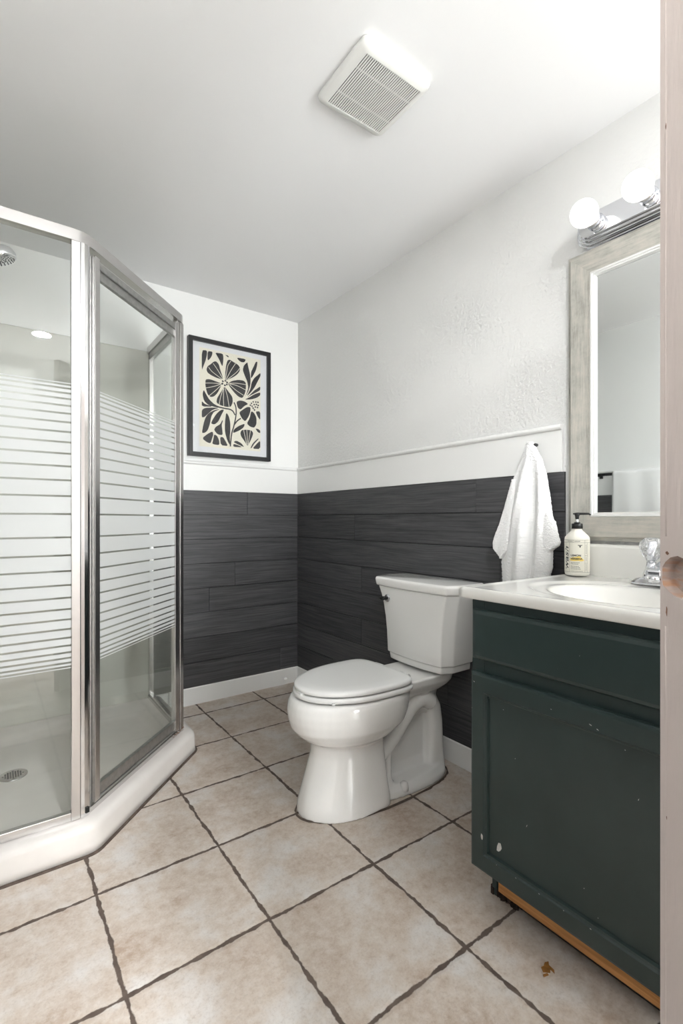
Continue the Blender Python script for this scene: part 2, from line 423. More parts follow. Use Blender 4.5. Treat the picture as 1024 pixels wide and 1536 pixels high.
# ================================================================== THE SETTING
CEIL = 2.337
XL, XR, YB, YF = -0.172, 1.632, 2.742, -3.2
struct(MB().box(XL - 0.1, YF - 0.1, -0.06, XR + 0.1, YB + 0.1, 0.0).build('floor', M['tile']), 'beige square floor tiles with wavy brown grout')
struct(MB().box(XL - 0.1, YF - 0.1, CEIL, XR + 0.1, YB + 0.1, CEIL + 0.06).build('ceiling', M['ceiling']), 'smooth white ceiling')
WC, WD = -1.16, -0.28
w = MB().box(XR, YF, 0, XR + 0.1, WC, CEIL).box(XR, WD, 0, XR + 0.1, YB, CEIL).box(XR, WC, 0, XR + 0.1, WD, 0.44).box(XR, WC, 2.06, XR + 0.1, WD, CEIL)
struct(w.build('wall_right', M['plaster']), 'white textured plaster wall behind toilet and mirror')
struct(MB().box(XL - 0.1, YB, 0, XR + 0.1, YB + 0.1, CEIL).build('wall_back', M['white_wall']), 'white wall behind the shower and framed print')
struct(MB().box(XL - 0.1, YF, 0, XL, YB, CEIL).build('wall_left', M['white_wall']), 'white wall beside the shower')
w = MB(); WA, WB = 0.90, 1.60
for a in ((XL - 0.1, WA, 0.0, CEIL), (WB, XR + 0.1, 0.0, CEIL), (WA, WB, 0.0, 0.08), (WA, WB, 2.16, CEIL)):
    w.box(a[0], YF - 0.1, a[2], a[1], YF, a[3])
struct(w.build('wall_front', M['white_wall']), 'white wall behind the camera')
wn_ = struct(MB().box(WA, YF - 0.06, 0.08, WA + 0.04, YF, 2.16).box(WB - 0.04, YF - 0.06, 0.08, WB, YF, 2.16).box(WA + 0.04, YF - 0.06, 0.08, WB - 0.04, YF, 0.12)
             .box(WA + 0.04, YF - 0.06, 2.12, WB - 0.04, YF, 2.16).build('added_window_1', M['white_trim']), 'added unseen white window frame behind the camera for fill light')  # made-up frame that houses the front fill lamp
w2 = struct(MB().box(XR, WC, 0.44, XR + 0.06, WC + 0.04, 2.06).box(XR, WD - 0.04, 0.44, XR + 0.06, WD, 2.06).box(XR, WC + 0.04, 0.44, XR + 0.06, WD - 0.04, 0.48)
            .box(XR, WC + 0.04, 2.02, XR + 0.06, WD - 0.04, 2.06).build('added_window_2', M['white_trim']), 'added unseen white window frame beside the open door for fill light')  # made-up frame that houses the side fill lamp
MB().box(XR + 0.055, WC + 0.04, 0.48, XR + 0.06, WD - 0.04, 2.02).build('pane', M['white_trim'], w2)  # white sheet closing the added side frame
MB().box(WA + 0.04, YF - 0.06, 0.12, WB - 0.04, YF - 0.055, 2.12).build('pane', M['white_trim'], wn_)  # white sheet closing the added front frame

# horizontal painted planks: one board per box with tight gaps
random.seed(4)
def planks(frm, to, joints, to3, name, label):
    """frm..to along the wall; joints per row; to3(a, z, depth)"""
    b = MB(); top, bot = 1.219, 0.095; h = (top - bot) / 8
    b.rings([[to3(frm, bot, q), to3(to, bot, q), to3(to, top, q), to3(frm, top, q)] for q in (0.0, 0.003)], 1, False)
    for r in range(8):
        z1 = top - r * h; z0 = z1 - h + 0.0034
        cuts = [frm] + [j for j in joints.get(r, [])] + [to]
        for q in range(len(cuts) - 1):
            a0, a1 = cuts[q] + 0.0008, cuts[q + 1] - 0.0008
            dd = random.uniform(0.0092, 0.0108); e = 0.0004
            ring = lambda d_, i: [to3(a0 + i, z0 + i, d_), to3(a1 - i, z0 + i, d_), to3(a1 - i, z1 - i, d_), to3(a0 + i, z1 - i, d_)]
            b.rings([ring(0.0, 0), ring(dd - e, 0), ring(dd, e)], 0, False)
    return struct(b.build(name, [M['plank'], M['black']]), label)
planks(0.58, 1.632, {0: [1.27], 3: [1.19], 4: [1.03], 5: [0.86], 7: [1.50]}, lambda a, z, d_: (a, YB - d_, z), 'trim_1', 'dark grey painted plank wainscot under the framed print')
planks(0.918, 2.732, {0: [1.30], 1: [2.12], 2: [1.18], 3: [2.06], 5: [2.06], 6: [1.45]}, lambda a, z, d_: (XR - d_, a, z), 'trim_2', 'dark grey painted plank wainscot behind toilet')
planks(-0.2, 1.70, {0: [0.9], 2: [0.4, 1.2], 4: [1.0], 6: [0.5]}, lambda a, z, d_: (XL + d_, a, z), 'trim_3', 'dark grey painted plank wainscot seen in the mirror')
# white board and moulded cap above the planks
def rail(profile_to3, a0, a1, name, label, r_end=False):
    prof = [(0, 1.219), (0.013, 1.219), (0.013, 1.366), (0.022, 1.369), (0.0255, 1.375), (0.024, 1.382), (0.018, 1.3855), (0, 1.3855)]
    b = MB()
    b.rings([[profile_to3(a, d_, z) for d_, z in prof] for a in (a0, a1)], 0, False)
    return struct(b.build(name, M['white_trim'], bevel=0.0012, seg=2), label)
rail(lambda a, d_, z: (a, YB - d_, z), 0.712, 1.632, 'trim_4', 'white chair rail board under the framed print')
rail(lambda a, d_, z: (XR - d_, a, z), 0.925, 2.735, 'trim_5', 'white chair rail board with towel hook above the toilet')
rail(lambda a, d_, z: (XL + d_, a, z), -0.2, 1.70, 'trim_6', 'white chair rail board seen in the mirror')
def base(to3, a0, a1, name, label):
    prof = [(0, 0.0), (0.0135, 0.0), (0.0135, 0.094), (0.009, 0.1), (0, 0.1)]
    b = MB(); b.rings([[to3(a, d_, z) for d_, z in prof] for a in (a0, a1)], 0, False)
    return struct(b.build(name, M['white_trim'], bevel=0.001), label)
base(lambda a, d_, z: (a, YB - d_, z), 0.80, 1.632, 'baseboard_back', 'white baseboard under the dark planks by the shower')
base(lambda a, d_, z: (XR - d_, a, z), 0.87, 2.732, 'baseboard_right', 'white baseboard behind the toilet')
base(lambda a, d_, z: (XL + d_, a, z), -3.1, 1.66, 'baseboard_left', 'white baseboard along the left wall')
# dark grout bead where tiles meet the shower pan is built with the pan

# open door at the right edge of the picture, seen on its edge, latch bore empty
dl = Vector((0.72, -0.694, 0)).normalized(); dn = Vector((dl.y, -dl.x, 0))   # along the leaf, across its edge
E0 = Vector((0.3395, 0.1295, 0))
def dp(a, b, z): q = E0 + dl * a + dn * b; return (q.x, q.y, z)
T, BZ0 = 0.035, 1.0125
hole = []
for (b_, z_) in ((0.0022, 1.0130), (0.0034, 1.0098), (0.0095, 1.0070), (0.016, 1.0052), (0.024, 1.0045), (0.0295, 1.0085), (0.0305, 1.020), (0.028, 1.0275), (0.020, 1.0290), (0.012, 1.0275), (0.0065, 1.0245), (0.0026, 1.0210)):
    hole.append((b_, z_))
b = MB()
# leaf without its visible edge face
zt = 2.02
v = [dp(0, 0, 0.012), dp(0, T, 0.012), dp(0.76, T, 0.012), dp(0.76, 0, 0.012), dp(0, 0, zt), dp(0, T, zt), dp(0.76, T, zt), dp(0.76, 0, zt)]
b.add(v, [(0, 1, 2, 3), (4, 7, 6, 5), (1, 5, 6, 2), (3, 7, 4, 0), (2, 6, 7, 3)])
outer = [(0, 0.012), (T, 0.012), (T, zt), (0, zt)]
t = tessellate_polygon([[Vector((q[0], q[1], 0)) for q in outer], [Vector((q[0], q[1], 0)) for q in hole]])
b.add([dp(0, q[0], q[1]) for q in outer + hole], [tuple(x) for x in t])
n = len(hole)
ci = [(0.016 + (q[0] - 0.016) * 0.88, 1.0165 + (q[1] - 1.0165) * 0.88) for q in hole]
b.add([dp(0, *q) for q in hole] + [dp(0.006, *q) for q in ci], [(i, (i + 1) % n, n + (i + 1) % n, n + i) for i in range(n)], 1)
b.add([dp(0.006, *q) for q in ci], [tuple(range(n))], 1)
# chipped spots on the edge
def spot(cb, cz, sb, sz, mi, seed):
    rr = random.Random(seed)
    pts = [(cb + sb * cos(a) * rr.uniform(0.6, 1.1), cz + sz * sin(a) * rr.uniform(0.6, 1.1)) for a in [2 * pi * i / 9 for i in range(9)]]
    b.poly(pts, lambda x, z: dp(-0.0004, x, z), mi)
spot(0.0085, 0.9945, 0.0011, 0.0034, 2, 1); spot(0.0090, 1.0300, 0.0022, 0.0012, 2, 2); spot(0.0008, 1.0130, 0.0009, 0.0008, 2, 3)
spot(0.0085, 0.869, 0.0006, 0.0012, 2, 4); spot(0.0075, 1.29, 0.0006, 0.0022, 2, 5)
# thin runs of old paint along the edge
for bx_ in (0.0062, 0.0072):
    for za, zb in ((0.02, 0.985), (1.040, 2.0)):
        b.tube([dp(0.0003, bx_ + 0.0003 * sin(z_ * 31), z_) for z_ in [za + (zb - za) * i / 24 for i in range(25)]], 0.0005, 6, 0)
door = b.build('door_1', [M['door'], M['bore'], M['rust']])
struct(door, 'pinkish white open door seen edge-on with an empty latch bore')
hg = MB()
for z_ in (0.25, 1.1, 1.8): hg.tube([dp(0.763, T * 0.5, z_ - 0.045), dp(0.763, T * 0.5, z_ + 0.045)], 0.006, 10)
hg.build('hinge', M['alu'], door)

# ================================================================== SHOWER
def outline(pts, radii, n=8):
    """polyline with rounded inner corners (same point count for every offset)"""
    out = [Vector(pts[0])]
    for i in range(1, len(pts) - 1):
        a, c, d_ = Vector(pts[i - 1]), Vector(pts[i]), Vector(pts[i + 1])
        u = (a - c).normalized(); v = (d_ - c).normalized(); r = radii[i - 1]
        for q in range(n + 1):
            s = q / n
            out.append((c + u * r) * (1 - s) ** 2 + c * 2 * s * (1 - s) + (c + v * r) * s ** 2)
    out.append(Vector(pts[-1])); return out
K = math.tan(radians(22.5))
def path(off, r=0.05):
    """front outline of the neo-angle corner; off > 0 grows outwards from the glass plane"""
    y = 1.745 - off; x = 0.711 + off
    return outline([(-0.158, y), (0.25 + off * K, y), (0.711 + off, 2.206 - off * K), (0.711 + off, 2.7185)], [r, r * 0.8])
pan = thing('shower_pan', 'white neo-angle shower pan with raised curb under the glass enclosure', 'shower pan', (0.25, 2.2, 0))
b = MB(); R = []
for off, z, r in ((0.053, 0.001, 0.032), (0.051, 0.03, 0.032), (0.049, 0.072, 0.034), (0.0455, 0.083, 0.036), (0.038, 0.0905, 0.04), (0.026, 0.0955, 0.05), (0.014, 0.096, 0.05), (-0.035, 0.095, 0.04), (-0.048, 0.088, 0.04), (-0.058, 0.062, 0.04), (-0.075, 0.040, 0.04), (-0.11, 0.034, 0.04)):
    ring = [(q.x, q.y, z) for q in path(off, r)]
    ins = 0.0 if off > -0.04 else -(off + 0.035)
    ring[0] = (ring[0][0] + ins, ring[0][1], z); ring[-1] = (ring[-1][0], ring[-1][1] - ins, z)
    R.append(ring + [(-0.158 + ins, 2.7185 - ins, z)])
ctr = R[-1]
for s, z in ((0.6, 0.031), (0.25, 0.0275), (0.07, 0.026)):
    R.append([(0.075 + (q[0] - 0.075) * s, 2.345 + (q[1] - 2.345) * s, z) for q in ctr])
b.rings(R, 0, True)
b.build('basin', M['pan'], pan)
b = MB(); b.lathe([(0.05, 0.0262), (0.05, 0.0300), (0.046, 0.0312), (0.0, 0.0312)], (0.075, 2.345, 0), n=36)
dr = b.build('drain_cover', M['alu'], pan)
b = MB()
for ix_ in range(-4, 5):
    for iy_ in range(-4, 5):
        if (ix_ * ix_ + iy_ * iy_) <= 16: b.box(0.075 + ix_ * 0.0085 - 0.003, 2.345 + iy_ * 0.0085 - 0.003, 0.0312, 0.075 + ix_ * 0.0085 + 0.003, 2.345 + iy_ * 0.0085 + 0.003, 0.0316)
b.build('drain_hole', M['black'], dr, label='dark square drain holes')
b = MB(); rr = random.Random(3)
pa = path(0.053, 0.032); pb = path(0.060, 0.032)
b.rings([[(q.x, q.y, 0.0) for q in pa] , [(q.x, q.y, 0.006) for q in pa], [(q.x + rr.uniform(-.002, .002), q.y + rr.uniform(-.002, .002), 0.004) for q in pb], [(q.x, q.y, 0.0) for q in pb]], 0, False, False, False, False)
b.build('grout_bead', M['caulk'], pan, label='dark brown grout bead along curb')

sur = thing('shower_surround', 'off-white acrylic wall surround inside the glass shower', 'shower surround', (-0.15, 2.73, 0.06))
b = MB(); b.box(-0.160, 2.7185, 0.060, 0.700, 2.741, 1.955); b.build('back_panel', M['surround'], sur, bevel=0.010, seg=4)
b = MB(); b.box(-0.171, 1.70, 0.060, -0.160, 2.7185, 1.955); b.build('side_panel', M['surround'], sur, bevel=0.004, seg=3)

enc = thing('shower_enclosure', 'silver framed neo-angle glass shower with frosted stripes', 'shower enclosure', (0.25, 1.90, 0.095))
def sweep(o1, o0, z0, z1, r, bz=0.0):
    b = MB(); a = path(o1, r); c = path(o0, r)
    b.rings([[(q.x, q.y, z0) for q in a], [(q.x, q.y, z1 - bz) for q in a], [(q.x * (1 - 0) , q.y, z1) for q in path(o1 - bz, r)], [(q.x, q.y, z1) for q in c], [(q.x, q.y, z0) for q in c], [(q.x, q.y, z0) for q in a]], 0, True, False, False, False)
    return b
def sweep2(o1, o0, z0, z1, r):
    b = MB(); a = path(o1, r); c = path(o0, r)
    for A, Bq in (((a, z0), (a, z1)), ((a, z1), (c, z1)), ((c, z1), (c, z0)), ((c, z0), (a, z0))):
        n = len(a)
        b.add([(q.x, q.y, A[1]) for q in A[0]] + [(q.x, q.y, Bq[1]) for q in Bq[0]], [(i, i + 1, n + i + 1, n + i) for i in range(n - 1)], 0, True)
    return b
sweep2(0.004, -0.030, 1.937, 1.972, 0.045).build('header_rail', M['alu'], enc, fix=True)
sweep2(-0.002, -0.026, 0.0963, 0.112, 0.03).build('bottom_track', M['alu'], enc)
# stripes: widest in the middle, thinner up and down
half = [74, 57.5, 50.5, 45, 40.5, 36.5, 33, 31, 28, 25, 22, 18, 15.5, 12, 9]
def stripes():
    out = []; zc = 1.032; gap = 0.0065
    z = zc - half[0] * 0.0005
    out.append((zc - half[0] * 0.0005 + gap / 2, zc + half[0] * 0.0005 - gap / 2))
    up = zc + half[0] * 0.0005; dn_ = zc - half[0] * 0.0005
    for h in half[1:]:
        h *= 0.001 * 0.985
        out.append((up + gap / 2 - 0.0005, up + h - gap / 2)); up += h
        out.append((dn_ - h + gap / 2, dn_ - gap / 2 + 0.0005)); dn_ -= h
    return out
STR = stripes()
u2, n2v = Vector((0.70711, 0.70711, 0)), Vector((0.70711, -0.70711, 0))   # along / outward normal of the angled side
u1, n1v = Vector((1, 0, 0)), Vector((0, -1, 0))
u3, n3v = Vector((0, 1, 0)), Vector((1, 0, 0))
P1 = Vector((0.25, 1.745, 0)); P2 = Vector((0.711, 2.206, 0))
Zv = Vector((0, 0, 1))
def bar(b, O, u, nn, a0, a1, d0, d1, z0, z1, mi=0):
    c = O + u * ((a0 + a1) / 2) + nn * ((d0 + d1) / 2) + Zv * ((z0 + z1) / 2)
    b.obox(c, u, nn, Zv, abs(a1 - a0) / 2, abs(d1 - d0) / 2, abs(z1 - z0) / 2, mi); return b
def pane(name, O, u, nn, a0, a1, z0, z1, d0, parent, striped, label=None):
    b = MB(); bar(b, O, u, nn, a0, a1, d0 - 0.005, d0, z0, z1, 0)
    if striped:
        for s0, s1 in STR: bar(b, O, u, nn, a0 + 0.001, a1 - 0.001, d0 + 0.0001, d0 + 0.0005, s0, s1, 1)
    return b.build(name, [M['glass'], M['frost']], parent, label=label)
# left fixed side
L0 = Vector((0, 1.745, 0))
pane('fixed_glass', L0, u1, n1v, -0.150, 0.211, 0.114, 1.936, -0.006, enc, True, 'left glass pane with white frosted stripes')
b = MB(); bar(b, L0, u1, n1v, -0.158, 0.209, -0.020, 0.0, 0.098, 0.124); b.build('bottom_rail', M['alu'], enc, bevel=0.002)
b = MB(); bar(b, L0, u1, n1v, -0.158, -0.135, -0.022, -0.001, 0.112, 1.937); b.build('wall_channel', M['alu'], enc, bevel=0.0015)
b = MB(); bar(b, L0, u1, n1v, 0.2085, 0.2345, -0.026, 0.0015, 0.097, 1.937); b.build('strike_jamb', M['alu'], enc, bevel=0.0015)
# corner post between fixed side and door: polished curved face
b = MB(); pts = []
arc = [P1 + Vector((-0.0150, -0.001, 0)), P1 + Vector((-0.004, -0.0005, 0)), P1 + Vector((0.006, 0.0030, 0)), P1 + Vector((0.0125, 0.0095, 0))]
inn = [P1 + Vector((0.0125, 0.0095, 0)) - n2v * 0.024, P1 + Vector((-0.0150, 0.026, 0))]
ring = [(q.x, q.y) for q in arc + inn]
b.rings([[(x, y, z) for x, y in ring] for z in (0.097, 1.937)], 0, False)
b.build('corner_post', M['alu_bright'], enc, bevel=0.0008)
b = MB(); bar(b, P1, u2, n2v, 0.019, 0.040, -0.022, -0.010, 0.112, 1.925); b.build('hinge_strip', M['alu_dull'], enc)
b = MB(); b.obox(P1 + Vector((0.0045, 0.0005, 0.118)), (0.94, 0.34, 0), (0.34, -0.94, 0), (0, 0, 1), 0.0055, 0.002, 0.009); b.build('weep_plug', M['black'], enc, label='small black plug at post foot')
# far corner post and return side
b = MB(); bar(b, P2, u2, n2v, -0.052, -0.030, -0.022, -0.002, 0.112, 1.937); bar(b, P2, u2, n2v, -0.0275, -0.012, -0.024, 0.001, 0.1, 1.937)
b.build('latch_jamb', M['alu'], enc, bevel=0.0015)
b = MB()
ring = [(0.702, 2.197), (0.7115, 2.2065), (0.7115, 2.222), (0.688, 2.222), (0.688, 2.211)]
b.rings([[(x, y, z) for x, y in ring] for z in (0.0965, 1.937)], 0, False); b.build('rear_post', M['alu'], enc, bevel=0.001)
b = MB(); rr = random.Random(8)
for i in range(16):
    s = -0.09 + i * 0.006
    c = P2 + u2 * s + n2v * 0.0015 + Zv * (0.108 + rr.uniform(-.004, .004))
    b.obox(c, u2, n2v, Zv, rr.uniform(.001, .004), 0.0008, rr.uniform(.0006, .0018))
b.build('rust_residue', M['rust'], enc, label='rust-brown caulk residue at post foot')
R0 = Vector((0.711, 0, 0))
pane('return_glass', R0, u3, n3v, 2.224, 2.706, 0.114, 1.936, -0.008, enc, False, 'clear glass return pane against the wall')
b = MB(); bar(b, R0, u3, n3v, 2.222, 2.718, -0.022, -0.001, 0.098, 0.122); b.build('bottom_rail', M['alu'], enc, bevel=0.002)
b = MB(); bar(b, R0, u3, n3v, 2.222, 2.718, -0.022, -0.001, 1.905, 1.937); b.build('top_rail', M['alu_dull'], enc, bevel=0.002)
b = MB(); bar(b, R0, u3, n3v, 2.700, 2.7305, -0.022, 0.0005, 0.1, 1.937); b.build('wall_channel', M['alu'], enc, bevel=0.0015)
# pivoting door
dr0, dr1 = 0.042, 0.599
dw = MB(); bar(dw, P1, u2, n2v, dr0, dr0 + 0.024, -0.020, 0.003, 0.120, 1.922)
dor = dw.build('door', M['alu'], enc, bevel=0.0015, label='angled glass door with silver frame')
b = MB(); bar(b, P1, u2, n2v, dr1 - 0.020, dr1, -0.020, 0.001, 0.120, 1.922); b.build('latch_stile', M['alu'], dor, bevel=0.0015)
b = MB(); bar(b, P1, u2, n2v, dr0 + 0.024, dr1 - 0.02, -0.020, 0.0005, 1.888, 1.912); bar(b, P1, u2, n2v, dr0 + 0.024, dr1 - 0.02, -0.020, -0.006, 1.858, 1.888)
b.build('top_rail', M['alu_dull'], dor, bevel=0.0015)
b = MB(); bar(b, P1, u2, n2v, dr0 + 0.024, dr1 - 0.02, -0.020, -0.004, 0.124, 0.166); bar(b, P1, u2, n2v, dr0 + 0.024, dr1 - 0.02, -0.016, 0.0, 0.120, 0.128)
b.build('bottom_rail', M['alu_dull'], dor, bevel=0.0015)
pane('door_glass', P1, u2, n2v, dr0 + 0.020, dr1 - 0.016, 0.160, 1.862, -0.007, dor, True, 'glass with white frosted stripes')

sh = thing('wall_shower', 'chrome shower head hanging inside the glass shower near the left picture edge', 'shower head', (-0.160, 2.10, 2.03))
b = MB(); b.lathe([(0.0, 0.0), (0.03, 0.0), (0.028, 0.008), (0.013, 0.014), (0.0, 0.014)], (-0.1598, 2.10, 2.055), (1, 0, 0)); b.build('wall_flange', M['chrome'], sh)
b = MB(); b.tube(catmull([(-0.155, 2.10, 2.055), (-0.10, 2.10, 2.062), (-0.03, 2.104, 2.058), (0.010, 2.107, 2.034)], 6, False), 0.009, 16); b.build('arm', M['chrome'], sh)
ax = Vector((0.40, 0.03, -0.92)).normalized()
hd = MB().lathe([(0.0, -0.012), (0.012, -0.012), (0.014, 0.0), (0.016, 0.012), (0.030, 0.020), (0.043, 0.030), (0.048, 0.042), (0.049, 0.052), (0.046, 0.062), (0.040, 0.066), (0.0, 0.066)], Vector((0.012, 2.1075, 2.032)), ax, 48).build('spray_head', M['chrome'], sh)
b = MB(); u = ax.orthogonal().normalized(); w_ = ax.cross(u); c0 = Vector((0.012, 2.1075, 2.032)) + ax * 0.066
for rad_, cnt in ((0.036, 20), (0.028, 15), (0.019, 10), (0.009, 6)):
    for i in range(cnt):
        a = 2 * pi * i / cnt; q = c0 + (u * cos(a) + w_ * sin(a)) * rad_
        b.lathe([(0.0022, -0.001), (0.0018, 0.002), (0, 0.002)], q, ax, 8)
b.build('nozzles', M['black'], hd, label='dark rubber spray nozzles')

# ================================================================== TOILET
TX, TY = 1.620, 1.480                       # wall face, centre line
def tp(u, v, z): return (TX - u, TY + v, z)  # u = distance out from the wall, v = along the wall (towards the corner)
toi = thing('toilet', 'white two-piece toilet with closed lid against the dark plank wall', 'toilet', (TX - 0.4, TY, 0))
def egg(ub, uf, hw, n=48, back=2.6, front=2.0, um=0.42):
    """egg outline seen from above: blunt back, round front"""
    out = []; c = ub + (uf - ub) * um
    for i in range(n):
        a = 2 * pi * i / n; ca, sa = cos(a), sin(a)
        ex = front if ca > 0 else back
        L = (uf - c) if ca > 0 else (c - ub)
        x = c + L * math.copysign(abs(ca) ** (2 / ex), ca); y = hw * math.copysign(abs(sa) ** (2 / ex), sa)
        out.append((x, y))
    return out
def loft(b, secs, mi=0, cap0=True, cap1=True):
    b.rings([[tp(x, y, z) for x, y in o_] for z, o_ in secs], mi, True, True, cap0, cap1)
# --- bowl, pedestal, foot, trapway: overlapping solids fused into one surface by a voxel remesh
b = MB()
loft(b, [(0.228, egg(0.40, 0.652, 0.100)), (0.246, egg(0.385, 0.680, 0.122)), (0.262, egg(0.36, 0.708, 0.143)), (0.283, egg(0.335, 0.732, 0.160)), (0.305, egg(0.31, 0.751, 0.175)), (0.340, egg(0.295, 0.762, 0.183)),
         (0.368, egg(0.29, 0.765, 0.185)), (0.395, egg(0.285, 0.760, 0.184)), (0.408, egg(0.285, 0.753, 0.180)), (0.413, egg(0.29, 0.746, 0.174))])
loft(b, [(0.0, egg(0.405, 0.730, 0.143, um=0.35, back=6)), (0.03, egg(0.405, 0.726, 0.140, um=0.35, back=6)), (0.09, egg(0.41, 0.708, 0.128, um=0.35, back=6)), (0.15, egg(0.412, 0.690, 0.116, um=0.35, back=6)), (0.20, egg(0.412, 0.675, 0.108, um=0.35, back=6)), (0.28, egg(0.42, 0.672, 0.106, um=0.35, back=6))])
# rear deck under the tank
def rrect(u0, u1, hw, r=0.03, n=6):
    out = []
    for cx_, cy_, a0 in ((u1 - r, hw - r, 0), (u0 + r, hw - r, 90), (u0 + r, -hw + r, 180), (u1 - r, -hw + r, 270)):
        for q in range(n + 1):
            a = radians(a0 + 90 * q / n); out.append((cx_ + r * cos(a), cy_ + r * sin(a)))
    return out
loft(b, [(0.350, rrect(0.10, 0.40, 0.085)), (0.372, rrect(0.07, 0.42, 0.105)), (0.392, rrect(0.055, 0.44, 0.118)), (0.418, rrect(0.05, 0.40, 0.122)), (0.424, rrect(0.055, 0.34, 0.118))])
# neck from deck to trap
loft(b, [(0.25, rrect(0.09, 0.24, 0.050)), (0.32, rrect(0.08, 0.28, 0.055)), (0.37, rrect(0.08, 0.34, 0.075))])
# foot flange
loft(b, [(0.0, egg(0.048, 0.56, 0.133, back=2.8)), (0.022, egg(0.050, 0.555, 0.130, back=2.8)), (0.034, egg(0.060, 0.54, 0.118, back=2.8)), (0.042, egg(0.068, 0.53, 0.106, back=2.8))])
# web between the trap legs, rear leg, knuckle by the pedestal
loft(b, [(0.02, rrect(0.07, 0.45, 0.050)), (0.08, rrect(0.085, 0.44, 0.030)), (0.30, rrect(0.10, 0.42, 0.020, 0.015))])
loft(b, [(0.0, rrect(0.048, 0.165, 0.080, 0.035)), (0.08, rrect(0.050, 0.145, 0.072, 0.035)), (0.20, rrect(0.052, 0.138, 0.068, 0.035)), (0.27, rrect(0.062, 0.150, 0.066, 0.035)), (0.315, rrect(0.085, 0.20, 0.060, 0.035)), (0.345, rrect(0.12, 0.24, 0.050, 0.03))])
b.rings([[tp(x, y, z) for x, y in o_] for z, o_ in ((0.02, rrect(0.36, 0.44, 0.104, 0.03)), (0.055, rrect(0.362, 0.44, 0.096, 0.03)), (0.080, rrect(0.37, 0.44, 0.076, 0.025)))], 0, True)
for sv_ in (-1, 1):
    trap = catmull([(0.47, 0.115), (0.41, 0.150), (0.345, 0.195), (0.29, 0.250), (0.240, 0.300), (0.185, 0.318), (0.13, 0.295)], 6, False)
    b.tube([tp(u_, sv_ * 0.056, z_) for i, (u_, z_) in enumerate(trap)], [0.029 + 0.006 * smoothstep(18, 34, i) for i in range(len(trap))], 20)
    b.tube([tp(0.380, sv_ * 0.072, 0.06), tp(0.375, sv_ * 0.066, 0.17)], 0.013, 14)
bowl = b.build('bowl', M['porcelain'], toi)
md = bowl.modifiers.new('fuse', 'REMESH'); md.mode = 'VOXEL'; md.voxel_size = 0.0045; md.use_smooth_shade = True
md = bowl.modifiers.new('soften', 'SMOOTH'); md.factor = 0.5; md.iterations = 9
# seat and lid
def slab(name, secs, mat, **kw):
    b = MB(); loft(b, secs); return b.build(name, mat, toi, **kw)
def seat_o(g, ub=0.315): return [(x, y) for x, y in egg(ub - g * 0.4, 0.738 + g, 0.181 + g, 72, back=5.0, front=2.05, um=0.35)]
slab('seat', [(0.4185, seat_o(-0.006)), (0.4205, seat_o(0.0)), (0.433, seat_o(0.001)), (0.4365, seat_o(-0.005))], M['seat'])
lid = slab('seat_lid', [(0.4405, seat_o(-0.009)), (0.4425, seat_o(-0.004)), (0.453, seat_o(-0.003)), (0.4572, seat_o(-0.008)), (0.4595, seat_o(-0.022)), (0.4602, seat_o(-0.06))], M['seat'])
for q in (-0.075, 0.075):
    b = MB(); b.tube([tp(0.300, q - 0.025, 0.438), tp(0.300, q + 0.025, 0.438)], 0.012, 14); b.build('hinge', M['seat'], toi)
for a in (-0.62, 0.62):
    b = MB(); b.lathe([(0.006, 0.436), (0.006, 0.4415)], tp(0.60 + 0.12 * cos(a), 0.16 * math.copysign(1, a), 0), n=12); b.build('bumper', M['seat'], toi)
b = MB(); b.box(*tp(0.738, -0.014, 0.4365)[:2], 0.4365, *tp(0.72, 0.014, 0)[:2], 0.4415); b.build('bumper', M['seat'], toi)
for sv_ in (-1, 1):
    b = MB(); b.lathe([(0.0175, 0.016), (0.0172, 0.032), (0.015, 0.042), (0.009, 0.048), (0.0, 0.049)], tp(0.335, sv_ * 0.112, 0), n=24)
    b.build('bolt_cap', M['porcelain'], toi)
# tank: bowed front, flared towards the lid
def tank_o(u0, uf, hf, hb, bow, n=10):
    """back edge straight, sides slant out, front bowed, clipped front corners"""
    out = [(u0, hb), (u0, -hb)]
    out.append((uf - 0.050, -hb)); out.append((uf - 0.012, -hf - (hb - hf) * 0.18))
    for i in range(n + 1):
        v = -hf + 2 * hf * i / n; out.append((uf + bow * (1 - (v / hf) ** 2), v))
    out.append((uf - 0.012, hf + (hb - hf) * 0.18)); out.append((uf - 0.050, hb)); return out
b = MB()
for o_ in [[(0.435, tank_o(0.018, 0.172, 0.150, 0.170, 0.014)), (0.466, tank_o(0.018, 0.176, 0.153, 0.173, 0.014))],
           [(0.466, tank_o(0.014, 0.182, 0.158, 0.180, 0.014)), (0.50, tank_o(0.014, 0.183, 0.159, 0.182, 0.014)), (0.56, tank_o(0.014, 0.184, 0.162, 0.186, 0.013)), (0.62, tank_o(0.014, 0.186, 0.168, 0.193, 0.013)),
            (0.68, tank_o(0.014, 0.189, 0.178, 0.203, 0.012)), (0.72, tank_o(0.014, 0.193, 0.188, 0.213, 0.011)), (0.757, tank_o(0.014, 0.198, 0.201, 0.226, 0.010))]]:
    b.rings([[tp(x, y, z) for x, y in r_] for z, r_ in o_], 0, False)
tank = b.build('tank', M['porcelain'], toi, bevel=0.006, seg=4, angle=22)
for p_ in tank.data.polygons: p_.use_smooth = True
b = MB()
b.rings([[tp(x, y, z) for x, y in tank_o(0.010, uf, hf, hb, bw)] for z, uf, hf, hb, bw in ((0.757, 0.206, 0.208, 0.232, 0.012), (0.785, 0.211, 0.211, 0.236, 0.012), (0.797, 0.209, 0.209, 0.234, 0.012))], 0, False)
tl = b.build('tank_lid', M['porcelain'], toi, bevel=0.008, seg=4, angle=25)
for p_ in tl.data.polygons: p_.use_smooth = True
